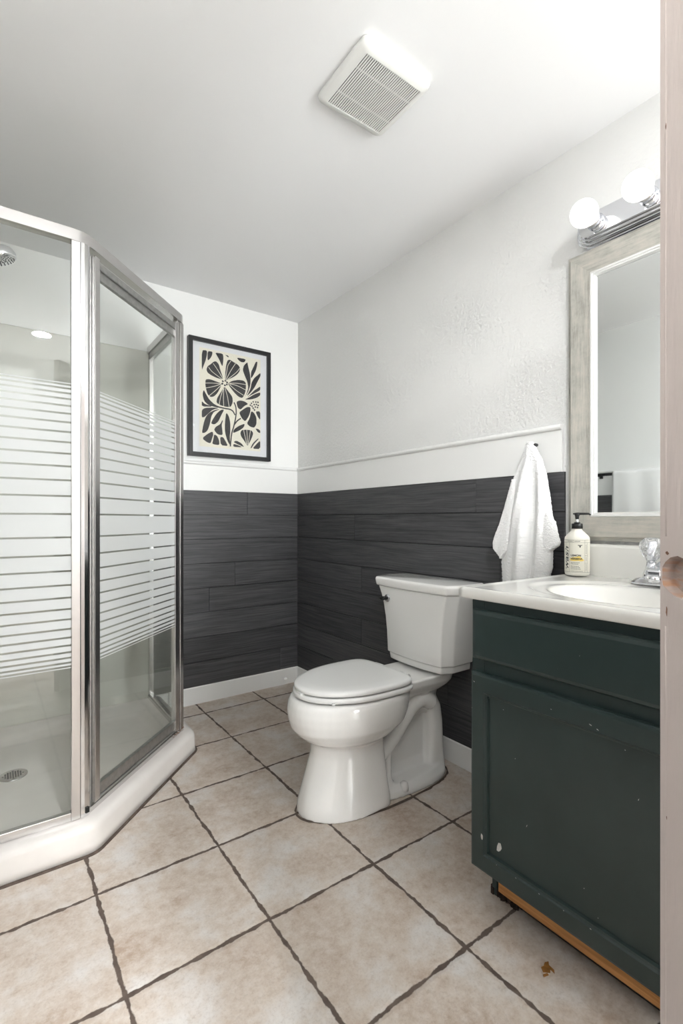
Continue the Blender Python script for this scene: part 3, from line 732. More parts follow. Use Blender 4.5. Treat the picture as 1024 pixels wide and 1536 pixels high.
b = MB(); b.lathe([(0.0, -0.006), (0.017, -0.006), (0.017, 0.004), (0.015, 0.006), (0.0, 0.006)], tp(0.196, 0.140, 0.706), (-1, 0, 0), 28)
lv = b.build('flush_lever', M['chrome'], toi, label='chrome flush lever')
b = MB(); b.tube([tp(0.198, 0.140, 0.706), tp(0.225, 0.143, 0.707)], 0.008, 14); b.tube([tp(0.222, 0.138, 0.707), tp(0.226, 0.160, 0.706)], [0.009, 0.007], 14)
b.build('lever_arm', M['black_metal'], lv)
# grout bead around the foot
pts = egg(0.395, 0.732, 0.143, 96, um=0.35, back=5) 
b = MB(); rr = random.Random(5)
allp = [(x, y) for x, y in egg(0.046, 0.735, 0.1445, 96, back=3.2, um=0.52)]
b.rings([[tp(x, y, 0.0) for x, y in allp], [tp(x, y, 0.005) for x, y in allp], [tp(0.4 + (x - 0.4) * (1.008 + rr.uniform(0, .016)), y * (1.02 + rr.uniform(0, .05)), 0.0015) for x, y in allp]], 0, False, True, False, False)
b.build('grout_bead', M['caulk'], toi, label='dark grout bead around the foot')

# ================================================================== VANITY
vc = thing('vanity_cabinet', 'dark green painted vanity cabinet with chipped paint under the sink', 'cabinet', (1.35, 0.555, 0))
FX, VL, VR = 1.060, 0.860, 0.250
b = MB()
b.box(FX + 0.02, VL - 0.015, 0.118, 1.620, VL, 0.838); b.box(FX + 0.085, VL - 0.015, 0.0, 1.620, VL, 0.118)       # left side with toe notch
b.box(FX + 0.02, VR, 0.118, 1.620, VR + 0.015, 0.838); b.box(FX + 0.085, VR, 0.0, 1.620, VR + 0.015, 0.118)
b.box(FX + 0.02, VR + 0.015, 0.118, 1.620, VL - 0.015, 0.134); b.box(1.605, VR + 0.015, 0.134, 1.620, VL - 0.015, 0.838)
b.build('carcass', M['green'], vc, bevel=0.001)
b = MB(); b.box(FX, VL - 0.04, 0.124, FX + 0.02, VL, 0.838); b.box(FX, VR, 0.124, FX + 0.02, VR + 0.04, 0.838)
b.box(FX, VR + 0.04, 0.795, FX + 0.02, VL - 0.04, 0.838); b.box(FX, VR + 0.04, 0.640, FX + 0.02, VL - 0.04, 0.695); b.box(FX, VR + 0.04, 0.124, FX + 0.02, VL - 0.04, 0.160)
b.build('face_frame', M['green'], vc, bevel=0.0015)
# false drawer front with eased edge
def slabfront(b, y0, y1, z0, z1, x0, x1, e, mi=0):
    ring = lambda x, i: [(x, y0 + i, z0 + i), (x, y1 - i, z0 + i), (x, y1 - i, z1 - i), (x, y0 + i, z1 - i)]
    b.rings([ring(x1, 0), ring(x0 + e * 0.8, 0), ring(x0 + e * 0.25, e * 0.55), ring(x0, e * 1.5)], mi, False)
b = MB(); slabfront(b, VR + 0.012, 0.848, 0.682, 0.814, FX - 0.019, FX, 0.008)
chips_d = b
b.build('drawer_front', M['green'], vc, bevel=0.001)
# frame-and-panel door
b = MB(); dy0, dy1, dz0, dz1 = VR + 0.012, 0.851, 0.131, 0.648; fx0, fx1 = FX - 0.020, FX
py0, py1, pz0, pz1 = dy0 + 0.042, 0.810, 0.176, 0.600
def rg(x, y0, y1, z0, z1): return [(x, y0, z0), (x, y1, z0), (x, y1, z1), (x, y0, z1)]
b.rings([rg(fx1, dy0, dy1, dz0, dz1), rg(fx0 + 0.006, dy0, dy1, dz0, dz1), rg(fx0 + 0.0015, dy0 + 0.003, dy1 - 0.003, dz0 + 0.003, dz1 - 0.003), rg(fx0, dy0 + 0.008, dy1 - 0.008, dz0 + 0.008, dz1 - 0.008),
         rg(fx0, py0, py1, pz0, pz1), rg(fx0 + 0.004, py0 + 0.003, py1 - 0.003, pz0 + 0.003, pz1 - 0.003), rg(fx0 + 0.005, py0 + 0.008, py1 - 0.008, pz0 + 0.008, pz1 - 0.008), rg(fx0 + 0.012, py0 + 0.010, py1 - 0.010, pz0 + 0.010, pz1 - 0.010)], 0, False)
def chip(y, z, sy, sz, x, seed, tilt=0.0, n=9):
    rr = random.Random(seed); pts = []
    for i in range(n):
        a = 2 * pi * i / n; r_ = rr.uniform(0.65, 1.1)
        dy, dz = sy * cos(a) * r_, sz * sin(a) * r_
        pts.append((y + dy * cos(tilt) - dz * sin(tilt), z + dy * sin(tilt) + dz * cos(tilt)))
    b.poly(pts, lambda p_, q_: (x, p_, q_), 1)
xi = fx0 + 0.0117; xf = fx0 - 0.0003
chip(0.7690, 0.2150, 0.0080, 0.0135, xi, 1, 0.45); chip(0.8130, 0.2240, 0.0032, 0.0100, xf, 2)
for i, (y_, z_, a_, c_, onp) in enumerate([(0.838, 0.622, .0028, .0008, 0), (0.80, 0.586, .0008, .0012, 1), (0.756, 0.57, .001, .001, 1), (0.62, 0.617, .0015, .0008, 0), (0.53, 0.612, .0035, .0012, 0), (0.515, 0.607, .003, .001, 0), (0.46, 0.585, .0012, .001, 0),
                                          (0.722, 0.46, .0006, .0014, 1), (0.44, 0.49, .0007, .0028, 1), (0.69, 0.31, .0006, .004, 1), (0.55, 0.245, .001, .001, 1), (0.52, 0.20, .001, .0008, 1),
                                          (0.768, 0.176, .0012, .0008, 0), (0.712, 0.176, .0015, .0008, 0), (0.65, 0.176, .002, .0008, 0), (0.59, 0.176, .0015, .0008, 0), (0.53, 0.176, .002, .001, 0), (0.845, 0.55, .0006, .001, 0), (0.846, 0.44, .0006, .0012, 0)]):
    chip(y_, z_, a_, c_, xi if onp else xf, 20 + i, 0.4)
b.build('door', [M['green'], M['chip']], vc)
b = MB(); b.box(FX + 0.012, VR + 0.02, 0.083, FX + 0.034, 0.786, 0.124); b.build('toe_strip', M['rawwood'], vc, bevel=0.001, label='bare orange wood strip')
b = MB(); b.box(FX + 0.10, VR + 0.015, 0.0, FX + 0.115, VL - 0.015, 0.118); b.build('toe_kick', M['black'], vc, label='dark recessed toe board')
b = MB(); b.box(FX + 0.018, VL, 0.800, FX + 0.030, VL + 0.004, 0.822); b.build('side_clip', M['black'], vc, label='small black clip on the side')
b = MB(); rr = random.Random(11)
for i in range(26):
    s_ = i / 25; c = (FX + 0.100 + rr.uniform(-.012, .006), VL + 0.004 - s_ * 0.085 + rr.uniform(-.004, .004), rr.uniform(0.002, 0.010))
    b.obox(c, Vector((cos(i), sin(i), 0)), Vector((-sin(i), cos(i), 0)), Zv, rr.uniform(.003, .009), rr.uniform(.002, .006), c[2] - 0.0005)
b.build('debris', M['gunk'], vc, label='dark crumbly debris in the toe space')

# counter with moulded oval basin and backsplash
CX0, CX1, CY0, CY1, CZ = 1.030, 1.620, 0.230, 0.882, 0.868
vt = thing('sink_countertop', 'glossy white moulded sink top with oval basin on the green cabinet', 'sink top', (1.33, 0.556, 0.838))
def top_z(x, y):
    bx, by = 1.300, 0.552
    e = sqrt(((x - bx) / 0.205) ** 2 + ((y - by) / 0.262) ** 2)
    z = CZ
    z -= 0.006 * (1 - smoothstep(0.93, 1.02, e))                 # outer dished step
    e2 = sqrt(((x - bx) / 0.165) ** 2 + ((y - by) / 0.215) ** 2)
    if e2 < 1: z -= 0.135 * (1 - e2 ** 2.2) ** 1.25
    ed = min(x - CX0, CY1 - y, y - CY0)
    z += 0.0025 * (1 - smoothstep(0.010, 0.030, ed))             # raised drip edge
    return z
NX, NY = 100, 110
xs = [CX0 + 0.010 + (CX1 - CX0 - 0.010) * i / NX for i in range(NX + 1)]; ys = [CY0 + 0.010 + (CY1 - CY0 - 0.020) * j / NY for j in range(NY + 1)]
b = MB()
b.add([(x, y, top_z(x, y)) for x in xs for y in ys], [(i * (NY + 1) + j, (i + 1) * (NY + 1) + j, (i + 1) * (NY + 1) + j + 1, i * (NY + 1) + j + 1) for i in range(NX) for j in range(NY)], 0, True)
# rounded rim down to the underside
border = [(xs[-1], y) for y in ys[::-1][:1]]
left = [(x, ys[-1]) for x in xs[::-1]]; front = [(xs[0], y) for y in ys[::-1]]; right = [(x, ys[0]) for x in xs]
loop = left + front[1:] + right[1:]
rings_ = []
for off, dz in ((0, 0), (0.004, -0.0010), (0.0075, -0.004), (0.010, -0.009), (0.010, -0.024), (0.008, -0.0285), (0.004, -0.030), (-0.02, -0.030)):
    ring = []
    for i, (x, y) in enumerate(loop):
        oy = off if i < len(left) else (-off if i >= len(left) + len(front) - 2 else 0)
        ox = -off if len(left) - 1 <= i <= len(left) + len(front) - 2 else 0
        z = top_z(x, y) if dz == 0 else CZ + 0.0025 + dz
        ring.append((x + ox, y + oy, z))
    rings_.append(ring)
b.rings(rings_, 0, True, False, False, False)
b.build('basin_top', M['marble'], vt, fix=True)
b = MB(); b.rings([[(x, y, z) for x, z in ((1.600, 0.866), (1.600, 0.962), (1.6035, 0.969), (1.610, 0.972), (1.6215, 0.972), (1.6215, 0.866))] for y in (CY0, CY1)], 0, False)
b.build('backsplash', M['marble'], vt, bevel=0.002)
b = MB(); b.lathe([(0.0, 0.734), (0.022, 0.734), (0.022, 0.7375), (0.018, 0.739), (0.0, 0.7385)], (1.30, 0.552, 0), n=28); b.build('drain_flange', M['chrome'], vt)

# faucet
fc = thing('faucet', 'chrome faucet with clear crystal handles at the back of the sink', 'faucet', (1.515, 0.549, CZ))
b = MB()
def stad(hl, r, n=12):
    o = [(r * cos(a), hl + r * sin(a)) for a in [pi * i / n for i in range(n + 1)]]
    return o + [(r * cos(a), -hl + r * sin(a)) for a in [pi + pi * i / n for i in range(n + 1)]]
b.rings([[(1.515 + x, 0.549 + y, z) for x, y in stad(hl, r)] for z, hl, r in ((CZ, 0.078, 0.030), (CZ + 0.004, 0.078, 0.0295), (CZ + 0.016, 0.070, 0.020), (CZ + 0.018, 0.067, 0.017))], 0, False)
b.build('base_plate', M['chrome'], fc, bevel=0.0015)
b = MB()
b.rings([[(x, 0.549 + y, z + zz_) for y, zz_ in ((-w2, -h2), (w2, -h2), (w2, h2), (-w2, h2))] for x, z, w2, h2 in ((1.545, 0.902, 0.030, 0.030), (1.51, 0.912, 0.028, 0.026), (1.46, 0.916, 0.021, 0.014), (1.405, 0.912, 0.018, 0.011), (1.395, 0.910, 0.016, 0.009))], 0, False)
b.build('spout', M['chrome'], fc, bevel=0.004, seg=3)
b = MB(); b.lathe([(0.011, 0.888), (0.013, 0.889), (0.013, 0.902), (0.010, 0.904)], (1.402, 0.549, 0), n=20); b.build('aerator', M['chrome'], fc)
for hy in (0.600, 0.498):
    b = MB(); b.lathe([(0.023, CZ + 0.004), (0.021, CZ + 0.030), (0.015, CZ + 0.044), (0.012, CZ + 0.064), (0.0, CZ + 0.064)], (1.515, hy, 0), n=28)
    hb_ = b.build('handle_body', M['chrome'], fc)
    b = MB(); R = []
    for r_, z_, am in ((0.012, 0.0, 0), (0.017, 0.008, .06), (0.024, 0.024, .10), (0.028, 0.040, .10), (0.027, 0.052, .08), (0.021, 0.062, .04), (0.012, 0.066, 0)):
        R.append([(1.515 + r_ * (1 + am * cos(8 * a)) * cos(a + z_ * 12), hy + r_ * (1 + am * cos(8 * a)) * sin(a + z_ * 12), CZ + 0.066 + z_) for a in [2 * pi * i / 48 for i in range(48)]])
    b.rings(R, 0, False); kn = b.build('crystal_knob', M['crystal'], hb_, label='clear fluted crystal knob')
    b = MB(); b.lathe([(0.008, CZ + 0.060), (0.009, CZ + 0.118), (0.0, CZ + 0.119)], (1.515, hy, 0), n=16); b.build('knob_core', M['chrome'], hb_)

# ================================================================== SOAP BOTTLE
BX, BY, BZ = 1.548, 0.8325, CZ + 0.0026
so = thing('soap_bottle', 'cream hand soap bottle with black pump standing on the sink top', 'soap bottle', (BX, BY, BZ))
BR = 0.0375
b = MB(); b.lathe([(0.0, 0.0), (0.030, 0.0), (0.0355, 0.003), (BR - 0.0003, 0.009), (BR - 0.0003, 0.118), (0.0362, 0.124), (0.031, 0.131), (0.024, 0.138), (0.0165, 0.145), (0.0145, 0.149), (0.0145, 0.153), (0.0, 0.153)], (BX, BY, BZ), n=48)
b.build('bottle_body', M['bottle'], so)
# label coordinates: arc length s from the side turned to the camera, height h
LA = math.atan2(-BY, -BX)          # direction from bottle to camera
def lab(s, h, r=0.0):
    a = LA + s / BR; return (BX + (BR + r) * cos(a), BY + (BR + r) * sin(a), BZ + h)
b = MB(); n = 60; L_ = 0.085
b.add([lab(-L_ + 2 * L_ * i / n, h, 0.0001) for h in (0.012, 0.116) for i in range(n + 1)], [(i, i + 1, n + 2 + i, n + 1 + i) for i in range(n)], 0, True)
lb = b.build('label', M['label'], so)
b = MB()
def strip(s0, h0, s1, h1, mi=0):
    k_ = max(1, int(abs(s1 - s0) / 0.002))
    b.add([lab(s0 + (s1 - s0) * i / k_, h, 0.0003) for h in (h0, h1) for i in range(k_ + 1)], [(i, i + 1, k_ + 2 + i, k_ + 1 + i) for i in range(k_)], mi)
def textmesh(body, size, shear=0.0):
    cu = bpy.data.curves.new('t', 'FONT'); cu.body = body; cu.size = size; cu.shear = shear; cu.resolution_u = 3
    cu.offset = 0.00035
    ob = bpy.data.objects.new('t', cu); COL.objects.link(ob)
    bpy.context.view_layer.update()
    me = bpy.data.meshes.new_from_object(ob.evaluated_get(bpy.context.evaluated_depsgraph_get()))
    vs = [tuple(v.co) for v in me.vertices]; fs = [tuple(p_.vertices) for p_ in me.polygons]
    bpy.data.objects.remove(ob); bpy.data.curves.remove(cu); bpy.data.meshes.remove(me)
    return vs, fs
def text(body, size, s0, h0, mi=0, vertical=False, stretch=1.0, shear=0.0, r=0.0004):
    vs, fs = textmesh(body, size, shear)
    if vertical: b.add([lab(s0 - y, h0 + x * stretch, r) for x, y, _ in vs], fs, mi)
    else: b.add([lab(s0 + x * stretch, h0 + y, r) for x, y, _ in vs], fs, mi)
LK = 0.0005
for h in (0.1155, 0.1075, 0.0125): strip(-L_, h - 0.0003, L_, h + 0.0003)
for s_, h0, h1 in ((-0.0235, 0.0125, 0.1075), (0.0235, 0.0125, 0.1155), (0.0335, 0.0125, 0.1075), (-0.0115, 0.1075, 0.1155), (0.050, 0.0125, 0.1075)): strip(s_ - 0.0003, h0, s_ + 0.0003, h1)
for h in (0.042, 0.066): strip(0.0235, h - 0.0003, 0.0335, h + 0.0003)
# yellow brush stroke and the scent name
top_ = [(-0.0215, 0.0560), (-0.014, 0.0605), (-0.002, 0.0620), (0.006, 0.0650), (0.012, 0.0600), (0.0205, 0.0520)]
bot_ = [(-0.0215, 0.0490), (-0.010, 0.0480), (0.004, 0.0492), (0.012, 0.0478), (0.0205, 0.0495)]
def lerp(t_, x):
    for (x0, y0), (x1, y1) in zip(t_, t_[1:]):
        if x <= x1: return y0 + (y1 - y0) * (x - x0) / (x1 - x0)
    return t_[-1][1]
sx_ = [-0.0215 + 0.0015 * i for i in range(29)]
b.add([lab(x, lerp(t_, x), 0.00025) for t_ in (bot_, top_) for x in sx_], [(i, i + 1, 30 + i, 29 + i) for i in range(28)], 1)
text('LEMON', 0.0080, -0.0195, 0.0635, 0, stretch=1.15); text('VERBENA', 0.0080, -0.0195, 0.0530, 0, stretch=1.02)
text('wash', 0.024, -0.0275, 0.018, 0, vertical=True, stretch=1.55, shear=0.25)
for i, (h, w_) in enumerate(((0.0425, 0.026), (0.038, 0.022), (0.031, 0.023), (0.0265, 0.027), (0.022, 0.029))):
    q = -0.0190
    rr = random.Random(i)
    while q < -0.0190 + w_:
        l_ = rr.uniform(0.0012, 0.0026); strip(q, h, q + l_, h + 0.0017); q += l_ + 0.0007
q = -0.019
while q < 0.016: strip(q, 0.0152, q + 0.0014, 0.0168); q += 0.0024
for s0, h0 in ((-0.030, 0.1102), (-0.0075, 0.1102)):
    for i in range(8): strip(s0 + i * 0.0021, h0, s0 + i * 0.0021 + 0.0013, h0 + 0.0022)
for h in [0.018 + 0.0028 * i for i in range(30)]:
    if abs(h - 0.042) > 0.004 and abs(h - 0.066) > 0.004: strip(0.0277, h, 0.0293, h + 0.0016)
# bee emblem
b.poly([(0.0085 + 0.0021 * cos(a), 0.0955 + 0.0042 * sin(a)) for a in [2 * pi * i / 14 for i in range(14)]], lambda s_, h: lab(s_, h, 0.0004))
for sg in (-1, 1):
    b.poly([(0.0085 + sg * x, h) for x, h in ((0.0012, 0.0980), (0.0050, 0.1005), (0.0072, 0.0992), (0.0052, 0.0975), (0.0015, 0.0965))], lambda s_, h: lab(s_, h, 0.0004))
    b.poly([(0.0085 + sg * x, h) for x, h in ((0.0010, 0.0995), (0.0020, 0.1025), (0.0024, 0.1023), (0.0014, 0.0992))], lambda s_, h: lab(s_, h, 0.0004))
b.build('lettering', [M['label_ink'], M['label_yellow']], lb, fix=False, label='dark lettering with yellow brush stroke')
b = MB(); b.lathe([(0.0, 0.151), (0.0165, 0.151), (0.0165, 0.1665), (0.0155, 0.168), (0.0095, 0.1685), (0.0095, 0.172), (0.0, 0.172)], (BX, BY, BZ), n=36)
b.build('pump_collar', M['black'], so)
b = MB(); b.lathe([(0.0042, 0.170), (0.0042, 0.184)], (BX, BY, BZ), n=20); b.build('pump_tube', M['clear_white'], so)
b = MB(); b.lathe([(0.0, 0.182), (0.0052, 0.182), (0.0062, 0.192), (0.0085, 0.1985), (0.0085, 0.2015), (0.0, 0.2025)], (BX, BY, BZ), n=24)
nz = Vector((0.30, -0.954, 0)).normalized()
c0 = Vector((BX, BY, BZ + 0.1995)); b.tube([c0 - nz * 0.012, c0, c0 + nz * 0.020, c0 + nz * 0.034, c0 + nz * 0.040 + Vector((0, 0, -0.004))], [0.0022, 0.0042, 0.0036, 0.003, 0.0026], 14)
b.build('pump_head', M['black'], so)

# ================================================================== MIRROR
mi = thing('mirror', 'rectangular wall mirror in a wide silver-grey frame above the sink', 'mirror', (1.631, 0.555, 0.982))
MY0, MY1, MZ0, MZ1 = 0.212, 0.898, 0.982, 1.946
# profile: distance in from the outer edge, depth out from the wall
prof = [(0, 0.0), (0, 0.018), (0.010, 0.020), (0.0115, 0.027), (0.0145, 0.031), (0.078, 0.0265), (0.080, 0.0295), (0.0855, 0.0290), (0.0865, 0.026), (0.0915, 0.0255), (0.093, 0.014), (0.093, 0.0)]
def member(axis, lipmats):
    """one mitred side of the frame"""
    b = MB()
    ends = []
    for s in (0, 1):
        ring = []
        for d_, h in prof:
            if axis == 'L': q = (XR - h, MY1 - d_, (MZ0 + d_) if s == 0 else (MZ1 - d_))
            if axis == 'R': q = (XR - h, MY0 + d_, (MZ0 + d_) if s == 0 else (MZ1 - d_))
            if axis == 'B': q = (XR - h, (MY0 + d_) if s == 0 else (MY1 - d_), MZ0 + d_)
            if axis == 'T': q = (XR - h, (MY0 + d_) if s == 0 else (MY1 - d_), MZ1 - d_)
            ring.append(q)
        ends.append(ring)
    n = len(prof)
    b.add(ends[0] + ends[1], [(i, i + 1, n + i + 1, n + i) for i in range(n - 1)], 0)
    for i, f in enumerate(b.f):
        if i >= 5: b.mi[i] = 1
    return b
for axn, m_ in (('L', 'frame_v'), ('R', 'frame_v'), ('B', 'frame_h'), ('T', 'frame_h')):
    member(axn, None).build('frame_member', [M[m_], M['lip']], mi)
b = MB(); b.box(XR - 0.0145, MY0 + 0.090, MZ0 + 0.090, XR - 0.0105, MY1 - 0.090, MZ1 - 0.090); b.build('mirror_glass', M['mirror'], mi)

# ================================================================== VANITY LIGHT
vl = thing('vanity_light', 'chrome bath light bar with lit white globe bulbs above the mirror', 'wall light', (XR, 0.5475, 2.010))
b = MB(); LZ, LY = 2.012, 0.5475
def stz(hl, r, n=14):
    return [(hl + r * cos(a), r * sin(a)) for a in [-pi / 2 + pi * i / n for i in range(n + 1)]] + [(-hl + r * cos(a), r * sin(a)) for a in [pi / 2 + pi * i / n for i in range(n + 1)]]
R = []
for dpt, r in ((0.0005, 0.0605), (0.010, 0.0605), (0.012, 0.0575), (0.012, 0.0545), (0.0135, 0.0535), (0.022, 0.0530), (0.024, 0.050), (0.024, 0.047), (0.0255, 0.046), (0.034, 0.0455), (0.036, 0.043), (0.036, 0.040), (0.0375, 0.039), (0.044, 0.0385), (0.046, 0.036)):
    R.append([(XR - dpt, LY + y, LZ + z) for y, z in stz(0.265, r)])
b.rings(R, 0, False); b.build('back_plate', M['chrome'], vl, bevel=0.0006)
for by in (0.790, 0.634, 0.478, 0.322):
    b = MB(); b.lathe([(0.0, 0.044), (0.0265, 0.044), (0.0265, 0.049), (0.0235, 0.051), (0.0235, 0.066), (0.0250, 0.068), (0.0250, 0.078), (0.0225, 0.080), (0.0, 0.080)], (XR, by, LZ), (-1, 0, 0), 32)
    b.build('socket', M['chrome'], vl)
    b = MB(); r = 0.0410; cx_ = 0.0805 + 0.041
    prof_ = [(0.013, 0.0785)] + [(r * sin(a), cx_ - r * cos(a)) for a in [0.42 + (pi - 0.42) * i / 22 for i in range(23)]]
    b.lathe(prof_, (XR, by, LZ), (-1, 0, 0), 40, cap=True); b.build('globe_bulb', M['bulb'], vl)

# ================================================================== CEILING FITTINGS
ev = thing('exhaust_vent', 'white square exhaust fan cover with thin slots on the ceiling', 'vent', (0.925, 1.115, CEIL))
VX, VY, VHX, VHY = 0.924, 1.116, 0.126, 0.122
def sq(hx, hy, r, n=6):
    out = []
    for cx_, cy_, a0 in ((hx - r, hy - r, 0), (-hx + r, hy - r, 90), (-hx + r, -hy + r, 180), (hx - r, -hy + r, 270)):
        for q in range(n + 1):
            a = radians(a0 + 90 * q / n); out.append((VX + cx_ + r * cos(a), VY + cy_ + r * sin(a)))
    return out
b = MB(); R = []
for z, hx, hy, r in ((CEIL - 0.0005, 0.122, 0.118, 0.02), (CEIL - 0.010, 0.126, 0.122, 0.022), (CEIL - 0.017, 0.124, 0.120, 0.022), (CEIL - 0.022, 0.119, 0.115, 0.02), (CEIL - 0.026, 0.110, 0.106, 0.016), (CEIL - 0.029, 0.103, 0.095, 0.004), (CEIL - 0.029, 0.1015, 0.0935, 0.002), (CEIL - 0.005, 0.1015, 0.0935, 0.002)):
    R.append([(x, y, z) for x, y in sq(hx, hy, r)])
b.rings(R, 0, True, True, False, False); b.build('cover', M['vent'], ev)
b = MB(); b.box(VX - 0.1015, VY - 0.0935, CEIL - 0.006, VX + 0.1015, VY + 0.0935, CEIL - 0.004); [b.box(VX + sx_ * 0.1008 - 0.0005, VY - 0.0935, CEIL - 0.0262, VX + sx_ * 0.1008 + 0.0005, VY + 0.0935, CEIL - 0.006) for sx_ in (-1, 1)]; [b.box(VX - 0.1, VY + sx_ * 0.0928 - 0.0005, CEIL - 0.0262, VX + 0.1, VY + sx_ * 0.0928 + 0.0005, CEIL - 0.006) for sx_ in (-1, 1)]; b.build('cavity', M['vent_dark'], ev, label='dark cavity behind the slots')
b = MB(); NS = 30; wS = 0.203 / NS
for i in range(NS + 1):
    x = VX - 0.1015 + i * wS
    hw_ = wS * 0.31 if 0 < i < NS else wS * 0.31
    b.box(max(VX - 0.1015, x - hw_), VY - 0.0935, CEIL - 0.0285, min(VX + 0.1015, x + hw_), VY + 0.0935, CEIL - 0.0268)
for yy in (-0.045, 0.045): b.box(VX - 0.1015, VY + yy - 0.002, CEIL - 0.0275, VX + 0.1015, VY + yy + 0.002, CEIL - 0.0265)
b.build('grille', M['vent'], ev)

for (lx, ly), lbl in (((0.290, -0.43), 'lit round recessed ceiling light reflected in the shower glass'), ((-0.05, -1.25), 'added unseen recessed ceiling light behind the camera for fill')):  # second can is an extra lamp added for fill, out of view
    rc = thing('recessed_light', lbl, 'ceiling light', (lx, ly, CEIL), 'recessed ceiling lights')
    b = MB(); b.lathe([(0.054, -0.0005), (0.075, -0.0005), (0.075, -0.004), (0.066, -0.007), (0.054, -0.006)], (lx, ly, CEIL), n=40, cap=False); b.build('trim_ring', M['white_trim'], rc)
    b = MB(); b.lathe([(0.0, -0.003), (0.0545, -0.003), (0.0545, -0.0045), (0.0, -0.0045)], (lx, ly, CEIL), n=40); b.build('lens', M['can'], rc)

# ================================================================== FRAMED PRINT
pf = thing('framed_print', 'black framed charcoal flower print hanging on the white back wall', 'picture', (1.16, YB, 1.414))
FXa, FXb, FZa, FZb, FY = 0.9035, 1.4165, 1.414, 2.091, 2.708
b = MB(); fw = 0.0235
def fr(x0, x1, z0, z1, y): return [(x0, y, z0), (x1, y, z0), (x1, y, z1), (x0, y, z1)]
b.rings([fr(FXa, FXb, FZa, FZb, 2.741), fr(FXa, FXb, FZa, FZb, FY), fr(FXa + fw, FXb - fw, FZa + fw, FZb - fw, FY), fr(FXa + fw, FXb - fw, FZa + fw, FZb - fw, 2.724)], 0, False, True, True, False)
b.build('frame', M['art_frame'], pf, bevel=0.0012)
b = MB(); b.box(FXa + 0.01, 2.7225, FZa + 0.01, FXb - 0.01, 2.7255, FZb - 0.01); b.build('mat_board', M['mat_board'], pf)
b = MB(); pc = lambda y: (lambda a, c: (1.16 + a / 1000.0, y, 1.753 + c / 1000.0))
b.box(1.16 - 0.192, 2.7218, 1.753 - 0.281, 1.16 + 0.192, 2.7224, 1.753 + 0.285, 0)
def chaikin(pts, closed=True):
    out = []; n = len(pts)
    for i in range(n if closed else n - 1):
        p_, q = pts[i], pts[(i + 1) % n]
        out += [(p_[0] * .8 + q[0] * .2, p_[1] * .8 + q[1] * .2), (p_[0] * .2 + q[0] * .8, p_[1] * .2 + q[1] * .8)]
    if not closed: out = [pts[0]] + out + [pts[-1]]
    return out
def ribbon(pts, w, y, mi):
    pts = catmull(pts, 6, False); V_ = []
    for i, q in enumerate(pts):
        a, c = pts[max(i - 1, 0)], pts[min(i + 1, len(pts) - 1)]
        t = Vector((c[0] - a[0], c[1] - a[1])).normalized(); nn = Vector((-t.y, t.x)) * w * 0.5
        V_ += [pc(y)(q[0] + nn.x, q[1] + nn.y), pc(y)(q[0] - nn.x, q[1] - nn.y)]
    b.add(V_, [(2 * i, 2 * i + 1, 2 * i + 3, 2 * i + 2) for i in range(len(pts) - 1)], mi)
for sh_ in ART_S: b.poly(chaikin(sh_), pc(2.7214), 1)
for sh_ in ART_T: ribbon(sh_, 7.5, 2.7214, 1)
for sh_ in ART_V: ribbon(sh_, 3.2, 2.7211, 0)
rr = random.Random(2)
for sh_ in ART_D:
    for (x, z) in sh_:
        R_ = 6.0 if len(sh_) > 8 else 6.5
        b.poly([(x + R_ * cos(a) * rr.uniform(.7, 1.1), z + R_ * sin(a) * rr.uniform(.7, 1.1)) for a in [2 * pi * i / 8 for i in range(8)]], pc(2.7214), 1)
b.build('print', [M['cream'], M['ink']], pf, fix=False)
b = MB(); b.box(FXa + 0.018, 2.7155, FZa + 0.018, FXb - 0.018, 2.7170, FZb - 0.018); b.build('glazing', M['picture_glass'], pf)

# ================================================================== TOWELS AND HOOKS
hk = thing('robe_hook', 'small black hook on the white board holding the hand towel', 'hook', (XR - 0.013, 1.000, 1.30))
b = MB(); b.lathe([(0.0, 0.0), (0.006, 0.0), (0.006, 0.004), (0.0, 0.005)], (XR - 0.0132, 1.017, 1.295), (-1, 0, 0), 20)
b.tube(catmull([(XR - 0.014, 1.017, 1.292), (XR - 0.030, 1.012, 1.287), (XR - 0.050, 1.003, 1.295), (XR - 0.056, 1.000, 1.312)], 6, False), 0.0045, 12)
b.lathe([(0.0, -0.002), (0.008, 0.0), (0.0105, 0.005), (0.008, 0.010), (0.0, 0.012)], (XR - 0.056, 1.000, 1.312), (-0.2, -0.1, 1), 20)
b.build('hook_body', M['black_metal'], hk)
def itp(tab, z):
    for (z0, a0), (z1, a1) in zip(tab, tab[1:]):
        if z <= z0 and z >= z1: return a0 + (a1 - a0) * (z0 - z) / (z0 - z1)
    return tab[0][1] if z > tab[0][0] else tab[-1][1]
def fluff(o, strength):
    tx = bpy.data.textures.get('terry_loops') or bpy.data.textures.new('terry_loops', 'CLOUDS')
    tx.noise_scale = 0.0045; tx.noise_depth = 1
    sd = o.modifiers.new('sub', 'SUBSURF'); sd.levels = sd.render_levels = 1
    dm = o.modifiers.new('loops', 'DISPLACE'); dm.texture = tx; dm.strength = strength; dm.mid_level = 0.5; dm.texture_coords = 'LOCAL'
    return o
tw = thing('hand_towel', 'white terry hand towel hanging bunched from the black wall hook', 'towel', (1.58, 1.03, 0.70))
